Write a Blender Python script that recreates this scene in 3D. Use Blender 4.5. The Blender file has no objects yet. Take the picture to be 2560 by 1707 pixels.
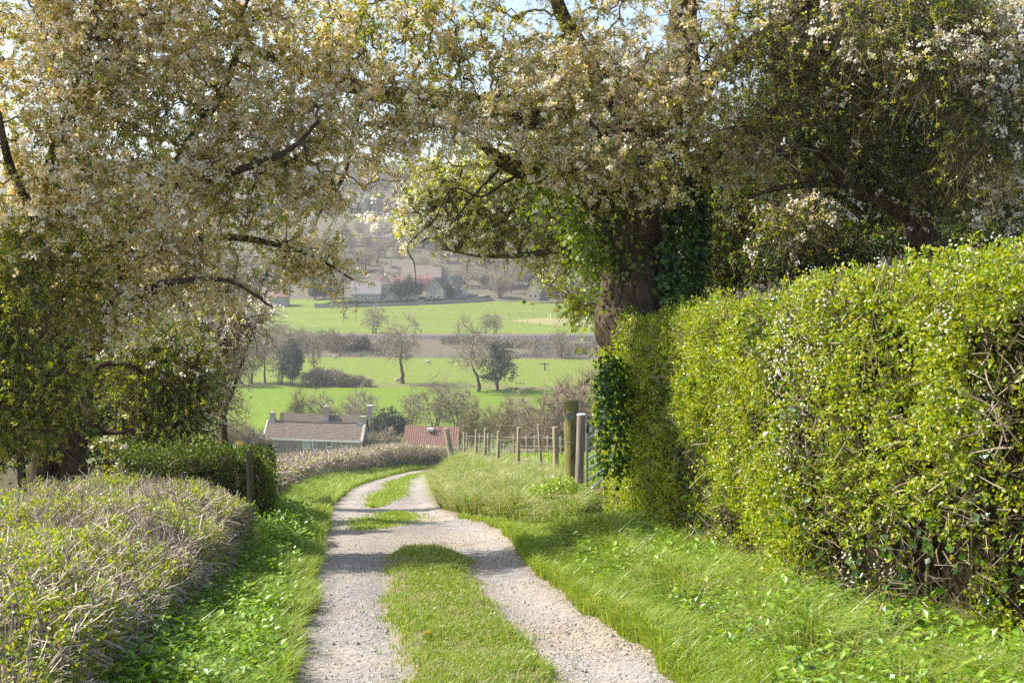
import bpy, math, random
import numpy as np
from mathutils import Vector

rng = np.random.default_rng(11)
random.seed(5)
COL = bpy.context.scene.collection
R_ = math.radians
# ------------------------------------------------------------------ camera model (eye at the world origin, looking along +Y)
FPX, CX, CY, HORIZ = 3200.0, 1280.0, 853.5, 620.0
PITCH = math.atan((CY - HORIZ) / FPX)
cp, sp = math.cos(PITCH), math.sin(PITCH)

def W(px, py, Y):
    """World point at forward distance Y that is seen in the photograph at (px, py)."""
    u = (np.asarray(px, float) - CX) / FPX; v = (CY - np.asarray(py, float)) / FPX
    dy = cp + v * sp; dz = -sp + v * cp
    Y = np.asarray(Y, float)
    return np.stack(np.broadcast_arrays(u / dy * Y, Y, dz / dy * Y), -1)

# ------------------------------------------------------------------ small numeric helpers
def sstep(a, b, x):
    t = np.clip((np.asarray(x, float) - a) / (b - a), 0, 1); return t * t * (3 - 2 * t)

def _hash(ix, iy, iz):
    n = (ix * 374761393 + iy * 668265263 + iz * 2147483647 * 3 + 1013) & 0x7fffffff
    n = ((n ^ (n >> 13)) * 1274126177) & 0x7fffffff
    return ((n ^ (n >> 16)) & 0xffff) / 65535.0

def vnoise(p, s=1.0, seed=0):
    p = np.asarray(p, float) / s + seed * 17.31
    i = np.floor(p).astype(np.int64); f = p - i; f = f * f * (3 - 2 * f)
    o = 0
    for dx in (0, 1):
        for dy in (0, 1):
            for dz in (0, 1):
                w = (f[..., 0] if dx else 1 - f[..., 0]) * (f[..., 1] if dy else 1 - f[..., 1]) * (f[..., 2] if dz else 1 - f[..., 2])
                o = o + w * _hash(i[..., 0] + dx, i[..., 1] + dy, i[..., 2] + dz)
    return o

def v2(x, y, s, seed=0):
    x = np.asarray(x, float); y = np.asarray(y, float)
    x, y = np.broadcast_arrays(x, y)
    return vnoise(np.stack([x, y, np.zeros_like(x)], -1), s, seed)

def nrm(v):
    return v / np.maximum(np.linalg.norm(v, axis=-1, keepdims=True), 1e-9)

def rdir(n, r=None):
    return nrm((r or rng).normal(size=(n, 3)))

# ------------------------------------------------------------------ terrain
PY = np.array([-40, 0, 8, 14, 20, 25, 30, 35, 45, 54, 80, 120, 160, 207, 240, 262, 300, 350, 385, 396, 450, 500, 560, 620, 700, 740, 900, 1100, 1300, 1500.])
PZ = np.array([1.2, -1.8, -2.72, -3.50, -4.33, -5.10, -5.9, -6.7, -8.35, -9.9, -14, -20.8, -27, -33.2, -34.6, -34.2, -32.6, -29.9, -27.5, -26.9, -24.2, -21.2, -12.5, -3, 12.0, 16.5, 36, 60, 80, 84.])

def prof(y):
    return np.interp(y, PY, PZ)

LY = np.array([-30, 0, 8, 12.3, 15.7, 20.8, 25, 36, 54.5, 75, 90, 110, 140, 200.])
LX = np.array([.2, -.80, -1.46, -2.03, -2.43, -3.09, -3.66, -4.7, -6.0, -6.3, -5.4, -2.5, 4, 20.])
RY = np.array([-30, 0, 8, 9.3, 11, 13, 15.7, 18, 20.2, 23.5, 32, 52, 75, 90, 110, 140, 200.])
RX = np.array([2.6, 1.45, 1.07, .87, .58, .30, .13, -.04, -.66, -1.33, -2.0, -3.45, -3.7, -2.8, 0, 6.6, 22.6])
GLY = np.array([-8, 0, 8, 9.8, 11.3, 12.6, 14.6, 15.6]); GLX = np.array([.25, -.10, -.62, -.91, -1.08, -1.2, -1.38, -1.40])
GRY = np.array([-8, 0, 8, 10.2, 12.2, 14.3, 15.6]); GRX = np.array([.95, .62, .22, -.12, -.40, -.54, -.85])
def laneL(y): return np.interp(y, LY, LX)
def laneR(y): return np.interp(y, RY, RX)
BAY = np.array([-30, 6, 12, 16, 20, 24, 30, 50, 64, 100, 150, 200.]); BAZ = np.array([.05, .06, .08, .10, .14, .28, .40, .80, .95, 1.1, .8, 0])

def ground(x, y):
    x = np.asarray(x, float); y = np.asarray(y, float)
    z = prof(y)
    near = 1 - sstep(120, 200, y)
    z = z + np.interp(y, BAY, BAZ) * sstep(0.05, 1.3, x - laneR(y)) * near
    z = z + .16 * sstep(0.05, .9, laneL(y) - x) * near
    z = z + (v2(x, y, 1.3, 1) - .5) * .10 * near * sstep(.1, .8, np.maximum(x - laneR(y), laneL(y) - x))
    far = sstep(200, 320, y)
    z = z + far * (v2(x, y, 90, 2) - .5) * 3.0 * (1 - sstep(370, 390, y) * (1 - sstep(400, 430, y)))
    z = z - far * sstep(395, 470, y) * (1 - sstep(500, 640, y)) * sstep(10, 60, x) * 4.5
    z = z + sstep(720, 1000, y) * (v2(x, y, 220, 3) - .5) * 30
    return z

# ------------------------------------------------------------------ geometry builder
class Geo:
    def __init__(s): s.v = []; s.f = []; s.n = 0; s.smooth = []
    def add(s, v, f, m=0, smooth=False):
        v = np.asarray(v, np.float32).reshape(-1, 3); f = np.asarray(f, np.int64)
        if len(v) == 0 or len(f) == 0: return s
        s.v.append(v); s.f.append((f + s.n, m, smooth)); s.n += len(v); return s
    def box(s, lo, hi, m=0):
        x0, y0, z0 = lo; x1, y1, z1 = hi
        v = [(x0, y0, z0), (x1, y0, z0), (x1, y1, z0), (x0, y1, z0), (x0, y0, z1), (x1, y0, z1), (x1, y1, z1), (x0, y1, z1)]
        f = [(0, 3, 2, 1), (4, 5, 6, 7), (0, 1, 5, 4), (1, 2, 6, 5), (2, 3, 7, 6), (3, 0, 4, 7)]
        return s.add(v, f, m)
    def poly(s, pts, m=0):
        return s.add(pts, [list(range(len(pts)))], m)
    def build(s, name, mats, parent=None, origin=(0, 0, 0), cols=None):
        me = bpy.data.meshes.new(name)
        V = np.concatenate(s.v) - np.asarray(origin, np.float32)
        li = np.concatenate([f.ravel() for f, m, sm in s.f]).astype(np.int32)
        sz = np.concatenate([np.full(len(f), f.shape[1]) for f, m, sm in s.f])
        mi = np.concatenate([np.full(len(f), m) for f, m, sm in s.f]).astype(np.int32)
        smo = np.concatenate([np.full(len(f), sm) for f, m, sm in s.f]).astype(bool)
        st = np.concatenate([[0], np.cumsum(sz)[:-1]]).astype(np.int32)
        me.vertices.add(len(V)); me.vertices.foreach_set('co', V.astype(np.float32).ravel())
        me.loops.add(len(li)); me.loops.foreach_set('vertex_index', li)
        me.polygons.add(len(sz)); me.polygons.foreach_set('loop_start', st)
        me.polygons.foreach_set('material_index', mi); me.polygons.foreach_set('use_smooth', smo)
        if cols is not None:
            a = me.attributes.new('tint', 'FLOAT_COLOR', 'POINT')
            a.data.foreach_set('color', np.concatenate([cols, np.ones((len(cols), 1))], 1).astype(np.float32).ravel())
        me.update(calc_edges=True)
        for m in (mats if isinstance(mats, (list, tuple)) else [mats]): me.materials.append(m)
        o = bpy.data.objects.new(name, me); COL.objects.link(o)
        if parent is not None: o.parent = parent
        else: o.location = origin
        return o

def tubes(P, R, sides=3):
    """Batch of M tubes along K points each: P (M,K,3), R (M,K)."""
    P = np.asarray(P, float); R = np.asarray(R, float); M, K, _ = P.shape
    T = np.empty_like(P); T[:, 1:-1] = P[:, 2:] - P[:, :-2]; T[:, 0] = P[:, 1] - P[:, 0]; T[:, -1] = P[:, -1] - P[:, -2]
    T = nrm(T)
    ref = nrm(P[:, -1] - P[:, 0])
    a = np.where(np.abs(ref[:, 2:3]) < .8, np.array([[0, 0, 1.]]), np.array([[1., 0, 0]]))
    a = np.broadcast_to(a[:, None], P.shape)
    U = nrm(np.cross(T, a)); V = np.cross(T, U)
    th = np.arange(sides) * 2 * np.pi / sides
    ring = P[:, :, None] + R[:, :, None, None] * (U[:, :, None] * np.cos(th)[None, None, :, None] + V[:, :, None] * np.sin(th)[None, None, :, None])
    base = (np.arange(M) * K * sides)[:, None, None]
    k = np.arange(K - 1)[None, :, None] * sides; j = np.arange(sides)[None, None, :]; j2 = (j + 1) % sides
    f = np.stack([base + k + j, base + k + j2, base + k + sides + j2, base + k + sides + j], -1).reshape(-1, 4)
    return ring.reshape(-1, 3), f

def spline(pts, n):
    """Catmull-Rom through pts (any columns), n samples."""
    p = np.asarray(pts, float); p = np.vstack([2 * p[0] - p[1], p, 2 * p[-1] - p[-2]])
    t = np.linspace(0, len(p) - 3 - 1e-6, n); i = t.astype(int); f = (t - i)[:, None]
    a, b, c, d = p[i], p[i + 1], p[i + 2], p[i + 3]
    return .5 * (2 * b + (c - a) * f + (2 * a - 5 * b + 4 * c - d) * f ** 2 + (3 * b - a - 3 * c + d) * f ** 3)

def limb(geo, pts, n=24, sides=10, m=0, wob=.02, lump=.12, seed=0, cap=True):
    """Bark-covered limb: pts rows (x, y, z, radius). Returns the sampled centre line."""
    s = spline(pts, n); P, Rr = s[:, :3].copy(), np.maximum(s[:, 3], .004)
    k = Rr[:, None] * 1.2 + wob
    P += (np.stack([vnoise(P, .6, seed + j) for j in (1, 2, 3)], -1) - .5) * k
    v, f = tubes(P[None], Rr[None], sides)
    c = np.repeat(P, sides, 0); d = v - c
    v = c + d * (1 + lump * 2 * (vnoise(v, .16, seed + 7) - .5) + lump * (vnoise(v * [1, 1, .25], .07, seed + 9) - .5))[:, None]
    geo.add(v, f, m, True)
    if cap:
        geo.add(v[-sides:], [list(range(sides))], m)
    return np.c_[P, Rr]

def kites(P, D, N, L, Wd, fold=.25):
    """Leaf faces: base P, along D, face normal N, length L, width Wd."""
    D = nrm(D); S = nrm(np.cross(D, N)); N2 = np.cross(S, D)
    L = np.asarray(L)[:, None]; Wd = np.asarray(Wd)[:, None]
    mid = P + D * L * .45
    v = np.stack([P, mid + S * Wd * .5 + N2 * Wd * fold, P + D * L, mid - S * Wd * .5 + N2 * Wd * fold], 1)
    n = len(P)
    return v.reshape(-1, 3), np.arange(n * 4).reshape(n, 4)

def pentas(P, N, Rr):
    N = nrm(N); a = nrm(np.cross(N, rdir(len(P)))); b = np.cross(N, a)
    th = np.arange(5) * 2 * np.pi / 5
    v = P[:, None] + Rr[:, None, None] * (a[:, None] * np.cos(th)[None, :, None] + b[:, None] * np.sin(th)[None, :, None] + N[:, None] * .25)
    v[:, 0] -= Rr[:, None] * N * .4
    n = len(P)
    return v.reshape(-1, 3), np.arange(n * 5).reshape(n, 5)

def blades(P, H, Wd, lean, az):
    """Grass blades: two-segment bent strips."""
    n = len(P); d = np.stack([np.cos(az), np.sin(az), np.zeros(n)], -1); s = np.stack([-np.sin(az + .7), np.cos(az + .7), np.zeros(n)], -1)
    up = np.array([0, 0, 1.]); H = H[:, None]; w = Wd[:, None] * .5; ln = lean[:, None]
    m = P + up * H * .6 + d * H * ln * .3; t = P + up * H * (1 - .35 * ln) + d * H * ln * 1.0
    v = np.stack([P - s * w, P + s * w, m - s * w * .8, m + s * w * .8, t], 1).reshape(-1, 3)
    b = (np.arange(n) * 5)[:, None]
    return v, b + np.array([[0, 1, 3, 2]]), b + np.array([[2, 3, 4]])

def add_blades(g, P, H, Wd, lean, az, m=0):
    v, q, t = blades(P, H, Wd, lean, az)
    n0 = g.n
    g.add(v, q, m)
    g.f.append((t + n0, m, False))

# ------------------------------------------------------------------ materials
def newmat(name):
    m = bpy.data.materials.new(name); m.use_nodes = True; nt = m.node_tree; nt.nodes.clear()
    o = nt.nodes.new('ShaderNodeOutputMaterial'); return m, nt, o

def ramp(nt, cols):
    r = nt.nodes.new('ShaderNodeValToRGB'); e = r.color_ramp.elements
    n = len(cols)
    e[0].position = 0; e[0].color = (*cols[0], 1)
    e[1].position = 1; e[1].color = (*cols[-1], 1)
    for i in range(1, n - 1):
        x = e.new(i / (n - 1)); x.color = (*cols[i], 1)
    return r

def leaf_mat(name, cols, trans=.45, gloss=.05, rough=.4):
    m, nt, o = newmat(name); N = nt.nodes.new; L = nt.links.new
    g = N('ShaderNodeNewGeometry'); r = ramp(nt, cols); L(g.outputs['Random Per Island'], r.inputs[0])
    d = N('ShaderNodeBsdfDiffuse'); t = N('ShaderNodeBsdfTranslucent'); L(r.outputs[0], d.inputs[0])
    hs = N('ShaderNodeHueSaturation'); hs.inputs['Saturation'].default_value = 1.15; hs.inputs['Value'].default_value = 1.1
    L(r.outputs[0], hs.inputs['Color']); L(hs.outputs[0], t.inputs[0])
    mx = N('ShaderNodeMixShader'); mx.inputs[0].default_value = trans; L(d.outputs[0], mx.inputs[1]); L(t.outputs[0], mx.inputs[2])
    if gloss > 0:
        gl = N('ShaderNodeBsdfGlossy'); gl.inputs['Roughness'].default_value = rough; gl.inputs[0].default_value = (.9, .95, 1, 1)
        m2 = N('ShaderNodeMixShader'); m2.inputs[0].default_value = gloss; L(mx.outputs[0], m2.inputs[1]); L(gl.outputs[0], m2.inputs[2]); L(m2.outputs[0], o.inputs[0])
    else: L(mx.outputs[0], o.inputs[0])
    return m

def twig_mat(name, cols):
    m, nt, o = newmat(name); N = nt.nodes.new; L = nt.links.new
    g = N('ShaderNodeNewGeometry'); r = ramp(nt, cols); L(g.outputs['Random Per Island'], r.inputs[0])
    d = N('ShaderNodeBsdfDiffuse'); L(r.outputs[0], d.inputs[0]); L(d.outputs[0], o.inputs[0]); return m

def surf_mat(name, cols, scale=5, stretch=(1, 1, 1), rough=.85, bump=.3, detail=6, bdist=.02, spec=.2, tint=None, bscale=None):
    """Rough surface with fractal colour variation; tint = name of a colour attribute that multiplies it."""
    m, nt, o = newmat(name); N = nt.nodes.new; L = nt.links.new
    tc = N('ShaderNodeTexCoord'); mp = N('ShaderNodeMapping'); mp.inputs['Scale'].default_value = stretch; L(tc.outputs['Object'], mp.inputs[0])
    n = N('ShaderNodeTexNoise'); n.inputs['Scale'].default_value = scale; n.inputs['Detail'].default_value = detail; n.inputs['Roughness'].default_value = .65; L(mp.outputs[0], n.inputs['Vector'])
    r = ramp(nt, cols); mr = N('ShaderNodeMapRange'); mr.inputs[1].default_value = .3; mr.inputs[2].default_value = .7
    L(n.outputs[0], mr.inputs[0]); L(mr.outputs[0], r.inputs[0])
    b = N('ShaderNodeBsdfPrincipled'); b.inputs['Roughness'].default_value = rough; b.inputs['Specular IOR Level'].default_value = spec
    c = r.outputs[0]
    if tint:
        a = N('ShaderNodeAttribute'); a.attribute_name = tint
        x = N('ShaderNodeMix'); x.data_type = 'RGBA'; x.blend_type = 'MULTIPLY'; x.inputs[0].default_value = 1
        L(c, x.inputs[6]); L(a.outputs['Color'], x.inputs[7]); c = x.outputs[2]
    L(c, b.inputs['Base Color'])
    if bump:
        n2 = n
        if bscale:
            n2 = N('ShaderNodeTexNoise'); n2.inputs['Scale'].default_value = bscale; n2.inputs['Detail'].default_value = 5; L(mp.outputs[0], n2.inputs['Vector'])
        bp = N('ShaderNodeBump'); bp.inputs['Strength'].default_value = bump; bp.inputs['Distance'].default_value = bdist; L(n2.outputs[0], bp.inputs['Height']); L(bp.outputs[0], b.inputs['Normal'])
    L(b.outputs[0], o.inputs[0]); return m

def tile_mat(name, c1, c2, mortar, sx=.26, sy=.30):
    m, nt, o = newmat(name); N = nt.nodes.new; L = nt.links.new
    tc = N('ShaderNodeTexCoord'); br = N('ShaderNodeTexBrick')
    br.offset = 0; br.inputs['Color1'].default_value = (*c1, 1); br.inputs['Color2'].default_value = (*c2, 1); br.inputs['Mortar'].default_value = (*mortar, 1)
    br.inputs['Scale'].default_value = 1; br.inputs['Mortar Size'].default_value = sx * .17; br.inputs['Brick Width'].default_value = sx; br.inputs['Row Height'].default_value = sy
    L(tc.outputs['UV'], br.inputs['Vector'])
    n = N('ShaderNodeTexNoise'); n.inputs['Scale'].default_value = .9; n.inputs['Detail'].default_value = 5; L(tc.outputs['Object'], n.inputs['Vector'])
    x = N('ShaderNodeMix'); x.data_type = 'RGBA'; x.blend_type = 'MULTIPLY'; x.inputs[0].default_value = .7
    rr = ramp(nt, [(.6, .6, .6), (1.25, 1.2, 1.1)]); L(n.outputs[0], rr.inputs[0]); L(br.outputs[0], x.inputs[6]); L(rr.outputs[0], x.inputs[7])
    b = N('ShaderNodeBsdfPrincipled'); b.inputs['Roughness'].default_value = .8; L(x.outputs[2], b.inputs['Base Color'])
    bp = N('ShaderNodeBump'); bp.inputs['Strength'].default_value = .6; bp.inputs['Distance'].default_value = .03; L(br.outputs['Fac'], bp.inputs['Height']); bp.invert = True; L(bp.outputs[0], b.inputs['Normal'])
    L(b.outputs[0], o.inputs[0]); return m

def flat_mat(name, c, rough=.6, metal=0., spec=.4):
    m, nt, o = newmat(name); b = nt.nodes.new('ShaderNodeBsdfPrincipled')
    b.inputs['Base Color'].default_value = (*c, 1); b.inputs['Roughness'].default_value = rough; b.inputs['Metallic'].default_value = metal; b.inputs['Specular IOR Level'].default_value = spec
    nt.links.new(b.outputs[0], o.inputs[0]); return m

M = {}
M['bark'] = surf_mat('bark', [(.025, .019, .013), (.095, .07, .046), (.17, .13, .088)], 5, (3, 3, .6), .95, 1.0, 8, .05, .1)
M['bark_mossy'] = surf_mat('bark_mossy', [(.035, .03, .015), (.13, .12, .05), (.22, .20, .08)], 6, (2, 2, .8), .95, .9, 8, .04, .1)
M['twig_dark'] = twig_mat('twig_dark', [(.075, .06, .032), (.19, .155, .085), (.30, .25, .15)])
M['twig_pale'] = twig_mat('twig_pale', [(.12, .092, .065), (.36, .285, .215), (.54, .455, .36), (.70, .61, .50)])
M['twig_hedge'] = twig_mat('twig_hedge', [(.09, .068, .042), (.21, .165, .115), (.42, .345, .26)])
M['twig_bare'] = twig_mat('twig_bare', [(.22, .185, .125), (.37, .32, .22)])
M['twig_red'] = twig_mat('twig_red', [(.19, .145, .10), (.33, .255, .175)])
M['twig_bare_yellow'] = twig_mat('twig_bare_yellow', [(.22, .19, .09), (.32, .28, .14)])
M['leaf_spring'] = leaf_mat('leaf_spring', [(.26, .33, .025), (.40, .45, .04), (.54, .54, .06), (.58, .52, .09)], .58)
M['leaf_lime'] = leaf_mat('leaf_lime', [(.44, .52, .05), (.58, .62, .07), (.70, .68, .13), (.72, .66, .14)], .6, .02)
M['leaf_hedge'] = leaf_mat('leaf_hedge', [(.16, .26, .015), (.29, .39, .02), (.43, .48, .03), (.54, .50, .05)], .5, .04)
M['leaf_bronze'] = leaf_mat('leaf_bronze', [(.66, .50, .16), (.78, .60, .24), (.84, .68, .34), (.66, .62, .10)], .55, .0)
M['blossom_white'] = leaf_mat('blossom_white', [(.86, .80, .66), (.91, .87, .76), (.93, .91, .86)], .5, .0)
M['blossom_peach'] = leaf_mat('blossom_peach', [(.84, .66, .36), (.90, .76, .46), (.92, .85, .62)], .52, .0)
M['blossom_cream'] = leaf_mat('blossom_cream', [(.80, .80, .45), (.88, .88, .66), (.9, .9, .8)], .55, .0)
M['blossom_pink'] = leaf_mat('blossom_pink', [(.62, .35, .36), (.75, .5, .5)], .4, .0)
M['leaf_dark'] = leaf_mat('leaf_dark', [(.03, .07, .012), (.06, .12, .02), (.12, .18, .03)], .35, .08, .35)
M['leaf_shrub'] = leaf_mat('leaf_shrub', [(.10, .17, .02), (.20, .28, .03), (.32, .37, .045)], .52, .03, .4)
M['leaf_ivy'] = leaf_mat('leaf_ivy', [(.025, .065, .006), (.055, .115, .010), (.11, .19, .018)], .35, .03, .3)
M['grass'] = leaf_mat('grass', [(.15, .26, .025), (.24, .36, .035), (.35, .43, .06), (.45, .45, .14)], .48, .03, .4)
M['grass_straw'] = leaf_mat('grass_straw', [(.16, .26, .04), (.28, .34, .08), (.48, .44, .22), (.58, .50, .32)], .4, .03, .4)
M['leaf_nettle'] = leaf_mat('leaf_nettle', [(.14, .27, .018), (.24, .40, .03), (.36, .48, .05)], .48, .04, .4)
M['evergreen'] = leaf_mat('evergreen', [(.02, .045, .02), (.04, .075, .03), (.07, .11, .04)], .2, .03)
M['leaf_yellow'] = leaf_mat('leaf_yellow', [(.65, .45, .03), (.8, .6, .06)], .4, 0)
M['dead_leaf'] = leaf_mat('dead_leaf', [(.30, .18, .08), (.5, .34, .18)], .3, .02)
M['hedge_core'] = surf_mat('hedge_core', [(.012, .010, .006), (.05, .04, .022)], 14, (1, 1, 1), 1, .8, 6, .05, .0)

# ------------------------------------------------------------------ object helpers
def tag(o, label=None, cat=None, group=None, kind=None):
    if label: o['label'] = label
    if cat: o['category'] = cat
    if group: o['group'] = group
    if kind: o['kind'] = kind
    return o

def thing(name, loc, label, cat, group=None, rz=0):
    o = bpy.data.objects.new(name, None); COL.objects.link(o); o.location = loc; o.rotation_euler = (0, 0, rz)
    o.empty_display_size = .3
    return tag(o, label, cat, group)

def dup(root, loc, rz=0, sc=(1, 1, 1), label=None, group=None):
    r = root.copy(); COL.objects.link(r); r.location = loc; r.rotation_euler = (0, 0, rz); r.scale = sc
    if label: r['label'] = label
    if group: r['group'] = group
    for ch in list(root.children):
        c = ch.copy(); COL.objects.link(c); c.parent = r
        for g in list(ch.children):
            d = g.copy(); COL.objects.link(d); d.parent = c
    return r

# ------------------------------------------------------------------ tree growth
def grow(nodes, att, k=.25):
    """Join attractors to a set of nodes as a branching graph. Returns parent index (into nodes+att) for each attractor."""
    n, m = len(nodes), len(att)
    allp = np.vstack([nodes, att]); path = np.zeros(n + m)
    d = np.full(m, 1e9); bi = np.zeros(m, int)
    for j0 in range(0, n, 64):
        dd = np.linalg.norm(att[:, None] - nodes[None, j0:j0 + 64], axis=2)
        j = dd.argmin(1); v = dd[np.arange(m), j]; u = v < d; d[u] = v[u]; bi[u] = j[u] + j0
    open_ = np.ones(m, bool); par = np.zeros(m, int); order = []
    cost = d.copy()
    for _ in range(m):
        c = np.where(open_, cost, 1e18); i = int(c.argmin()); open_[i] = False
        par[i] = bi[i]; path[n + i] = path[bi[i]] + np.linalg.norm(att[i] - allp[bi[i]]); order.append(i)
        nd = np.linalg.norm(att - att[i], axis=1) + k * path[n + i]
        u = open_ & (nd < cost); cost[u] = nd[u]; bi[u] = n + i
    cnt = np.ones(n + m)
    for i in reversed(order): cnt[par[i]] += cnt[n + i]
    return allp, par, cnt[n:]

def blob_points(blobs, n, edge=.45, thin=.5):
    """Points inside image-space ellipsoids placed at real depth: (px, py, Y, rx, ry, rY, weight)."""
    w = np.array([b[6] if len(b) > 6 else b[3] * b[4] for b in blobs], float); w /= w.sum()
    idx = rng.choice(len(blobs), n, p=w); B = np.array([b[:6] for b in blobs], float)[idx]
    q = rdir(n) * (rng.random(n) ** edge)[:, None]
    return W(B[:, 0] + q[:, 0] * B[:, 3], B[:, 1] + q[:, 1] * B[:, 4], B[:, 2] + q[:, 2] * B[:, 5] * thin)

def branch_mesh(geo, allp, par, cnt, n, r0=.0045, pw=.42, rmax=.07, sides=4, m=0, sag=.08):
    att = allp[n:]; pp = allp[par]; L = np.linalg.norm(att - pp, axis=1)
    j1 = rng.normal(size=att.shape) * (L * .10)[:, None]; j2 = rng.normal(size=att.shape) * (L * .10)[:, None]
    up = np.array([0, 0, 1.]) * (L * sag)[:, None]
    P = np.stack([pp, pp * .67 + att * .33 + j1 + up, pp * .33 + att * .67 + j2 + up, att], 1)
    r1 = np.minimum(r0 * cnt ** pw, rmax); rp = np.where(par >= n, np.minimum(r0 * cnt[np.maximum(par - n, 0)] ** pw, rmax), r1 * 1.15)
    rp = np.minimum(rp, r1 * 1.5)
    Rr = np.stack([rp, rp * .67 + r1 * .33, rp * .33 + r1 * .67, r1], 1)
    v, f = tubes(P, Rr, sides); geo.add(v, f, m, True)
    return P

def twigs(P, per, Lr, bias=(0, 0, .0), spread=.9, curve=.25, droop=0., edgew=.6):
    """Twig centre lines sprouting from branch polylines P (M,4,3)."""
    M_ = len(P); n = int(M_ * per); i = rng.integers(0, M_, n); t = rng.random(n) * 2.99; k = t.astype(int); f = (t - k)[:, None]
    b = P[i, k] * (1 - f) + P[i, k + 1] * f
    d = nrm(nrm(P[i, 3] - P[i, 0]) * edgew + rdir(n) * spread + np.array(bias))
    L = rng.uniform(*Lr, n)[:, None]; c = rdir(n) * curve; g = np.array([0, 0, -droop])
    ts = np.array([0, .35, .7, 1.0])
    return b[:, None] + d[:, None] * (L[:, None] * ts[None, :, None]) + (c + g)[:, None] * (L[:, None] * (ts ** 2)[None, :, None])

def along(T, per, tmin=.1):
    n = int(len(T) * per); i = rng.integers(0, len(T), n); t = tmin * 3 + rng.random(n) * (2.99 - tmin * 3); k = t.astype(int); f = (t - k)[:, None]
    return T[i, k] * (1 - f) + T[i, k + 1] * f, nrm(T[i, k + 1] - T[i, k])

def in_view(P, margin=350, top=700):
    """Keep what the photograph could show, with a wide margin all round."""
    d = P[:, 1] * cp - P[:, 2] * sp
    px = CX + FPX * P[:, 0] / np.maximum(d, .1); py = CY - FPX * (P[:, 1] * sp + P[:, 2] * cp) / np.maximum(d, .1)
    return (d > .5) & (px > -margin) & (px < 2560 + margin) & (py > -top) & (py < 1707 + margin)

exec_order = []
# ================================================================== SETTING: ground, lane, railway
def build_ground():
    ys = [-30.]
    while ys[-1] < 1500:
        y = ys[-1]; ys.append(y + (.35 if y < 34 else min(.35 + (y - 34) * .012, 2.2 if y < 560 else 8)))
    ys = np.array(ys); us = np.linspace(-1, 1, 181); us = np.sign(us) * np.abs(us) ** 1.35
    Y, U = np.meshgrid(ys, us, indexing='ij'); X = U * (14 + .62 * np.maximum(Y, 0))
    Z = ground(X, Y)
    inl = sstep(0, .3, X - laneL(Y)) * sstep(0, .3, laneR(Y) - X) * (1 - sstep(150, 200, Y))
    Z = Z - .10 * inl
    ny, nx = Y.shape; V = np.stack([X, Y, Z], -1).reshape(-1, 3)
    i = np.arange(ny - 1)[:, None] * nx + np.arange(nx - 1)[None]
    F = np.stack([i, i + 1, i + nx + 1, i + nx], -1).reshape(-1, 4)
    x, y = V[:, 0], V[:, 1]
    # plain land-use colours: pasture, ploughed-in rough grass, scrub bank, village gardens, woodland floor
    earth = np.array([.085, .075, .035]); past1 = np.array([.135, .20, .022]); past2 = np.array([.155, .20, .038]); rough = np.array([.17, .17, .075])
    scrub = np.array([.135, .115, .08]); vill = np.array([.125, .115, .075]); wood = np.array([.135, .12, .085]); pale = np.array([.27, .245, .10])
    c = np.tile(earth, (len(V), 1))
    def lay(mask, col):
        nonlocal c
        c = c * (1 - mask[:, None]) + np.asarray(col) * mask[:, None]
    wob = (v2(x, y, 14, 5) - .5) * 8
    lay(sstep(30, 60, y) * sstep(1.5, 4, x - laneR(y)), past1 * .95)
    lay(sstep(90, 150, y), rough * .8 + past1 * .2)
    lay(sstep(205, 225, y + wob), past1)
    lay(sstep(299, 302, y + wob * .3) * (1 - sstep(305, 308, y + wob * .3)), rough)
    lay(sstep(306, 309, y + wob * .3), past2)
    lay(sstep(349, 351, y), scrub)
    lay(sstep(350, 366, y) * (1 - sstep(372, 384, y)) * sstep(.45, .62, v2(x, y, 18, 8)), rough)
    lay(sstep(396.5, 397.5, y), past2)
    stripe = .93 + .10 * (v2(x * .12, y, 2.4, 9) > .5)
    field = sstep(397, 398, y) * (1 - sstep(500, 502, y)); c *= (1 - field[:, None]) + field[:, None] * stripe[:, None]
    ed = sstep(0, 2, np.minimum(14, (x + 3) * .8) - np.abs(y - 438)) * (y > 420) * (x > -3)
    lay(ed, pale)
    top = 502 - 30 * sstep(20, 75, x)
    lay(sstep(top - 2, top + 2, y), vill)
    lay(sstep(690, 700, y + wob) * (1 - sstep(745, 752, y + wob)) * sstep(-66, -58, x) * (1 - sstep(-34, -26, x)), past1)
    lay(sstep(752, 765, y + wob), wood)
    lay(sstep(.66, .70, v2(x, y, 120, 12)) * sstep(900, 930, y), past1 * .8)
    o = Geo().add(V, F, 0, True).build('ground', surf_mat('ground_soil_and_pasture', [(.72, .72, .7), (1.0, 1, 1), (1.22, 1.18, 1.1)], 1.1, (1, 1, 1), .95, .25, 9, .05, .05, tint='tint'), cols=c)
    tag(o, kind='structure')
build_ground()

def lane_z(x, y, t):
    z = ground(x, y) + .012
    near = 1 - sstep(25, 60, y)
    gl = np.interp(y, GLY, GLX); gr = np.interp(y, GRY, GRX); a = (1 - sstep(15, 17, y))
    strip = sstep(-.10, .12, x - gl) * sstep(-.10, .12, gr - x) * a
    z = z + .045 * strip + (1 - strip) * (-.015 * near)
    z = z + (v2(x, y, .7, 21) - .5) * .05 + (v2(x, y, .16, 22) - .5) * .018 * near + (v2(x, y, .06, 24) - .5) * .016 * near
    bank = sstep(.80, 1.0, t); z = z + .05 * bank
    return z - .16 * sstep(1.03, 1.10, t) - .16 * sstep(.03, .10, -t)

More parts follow.
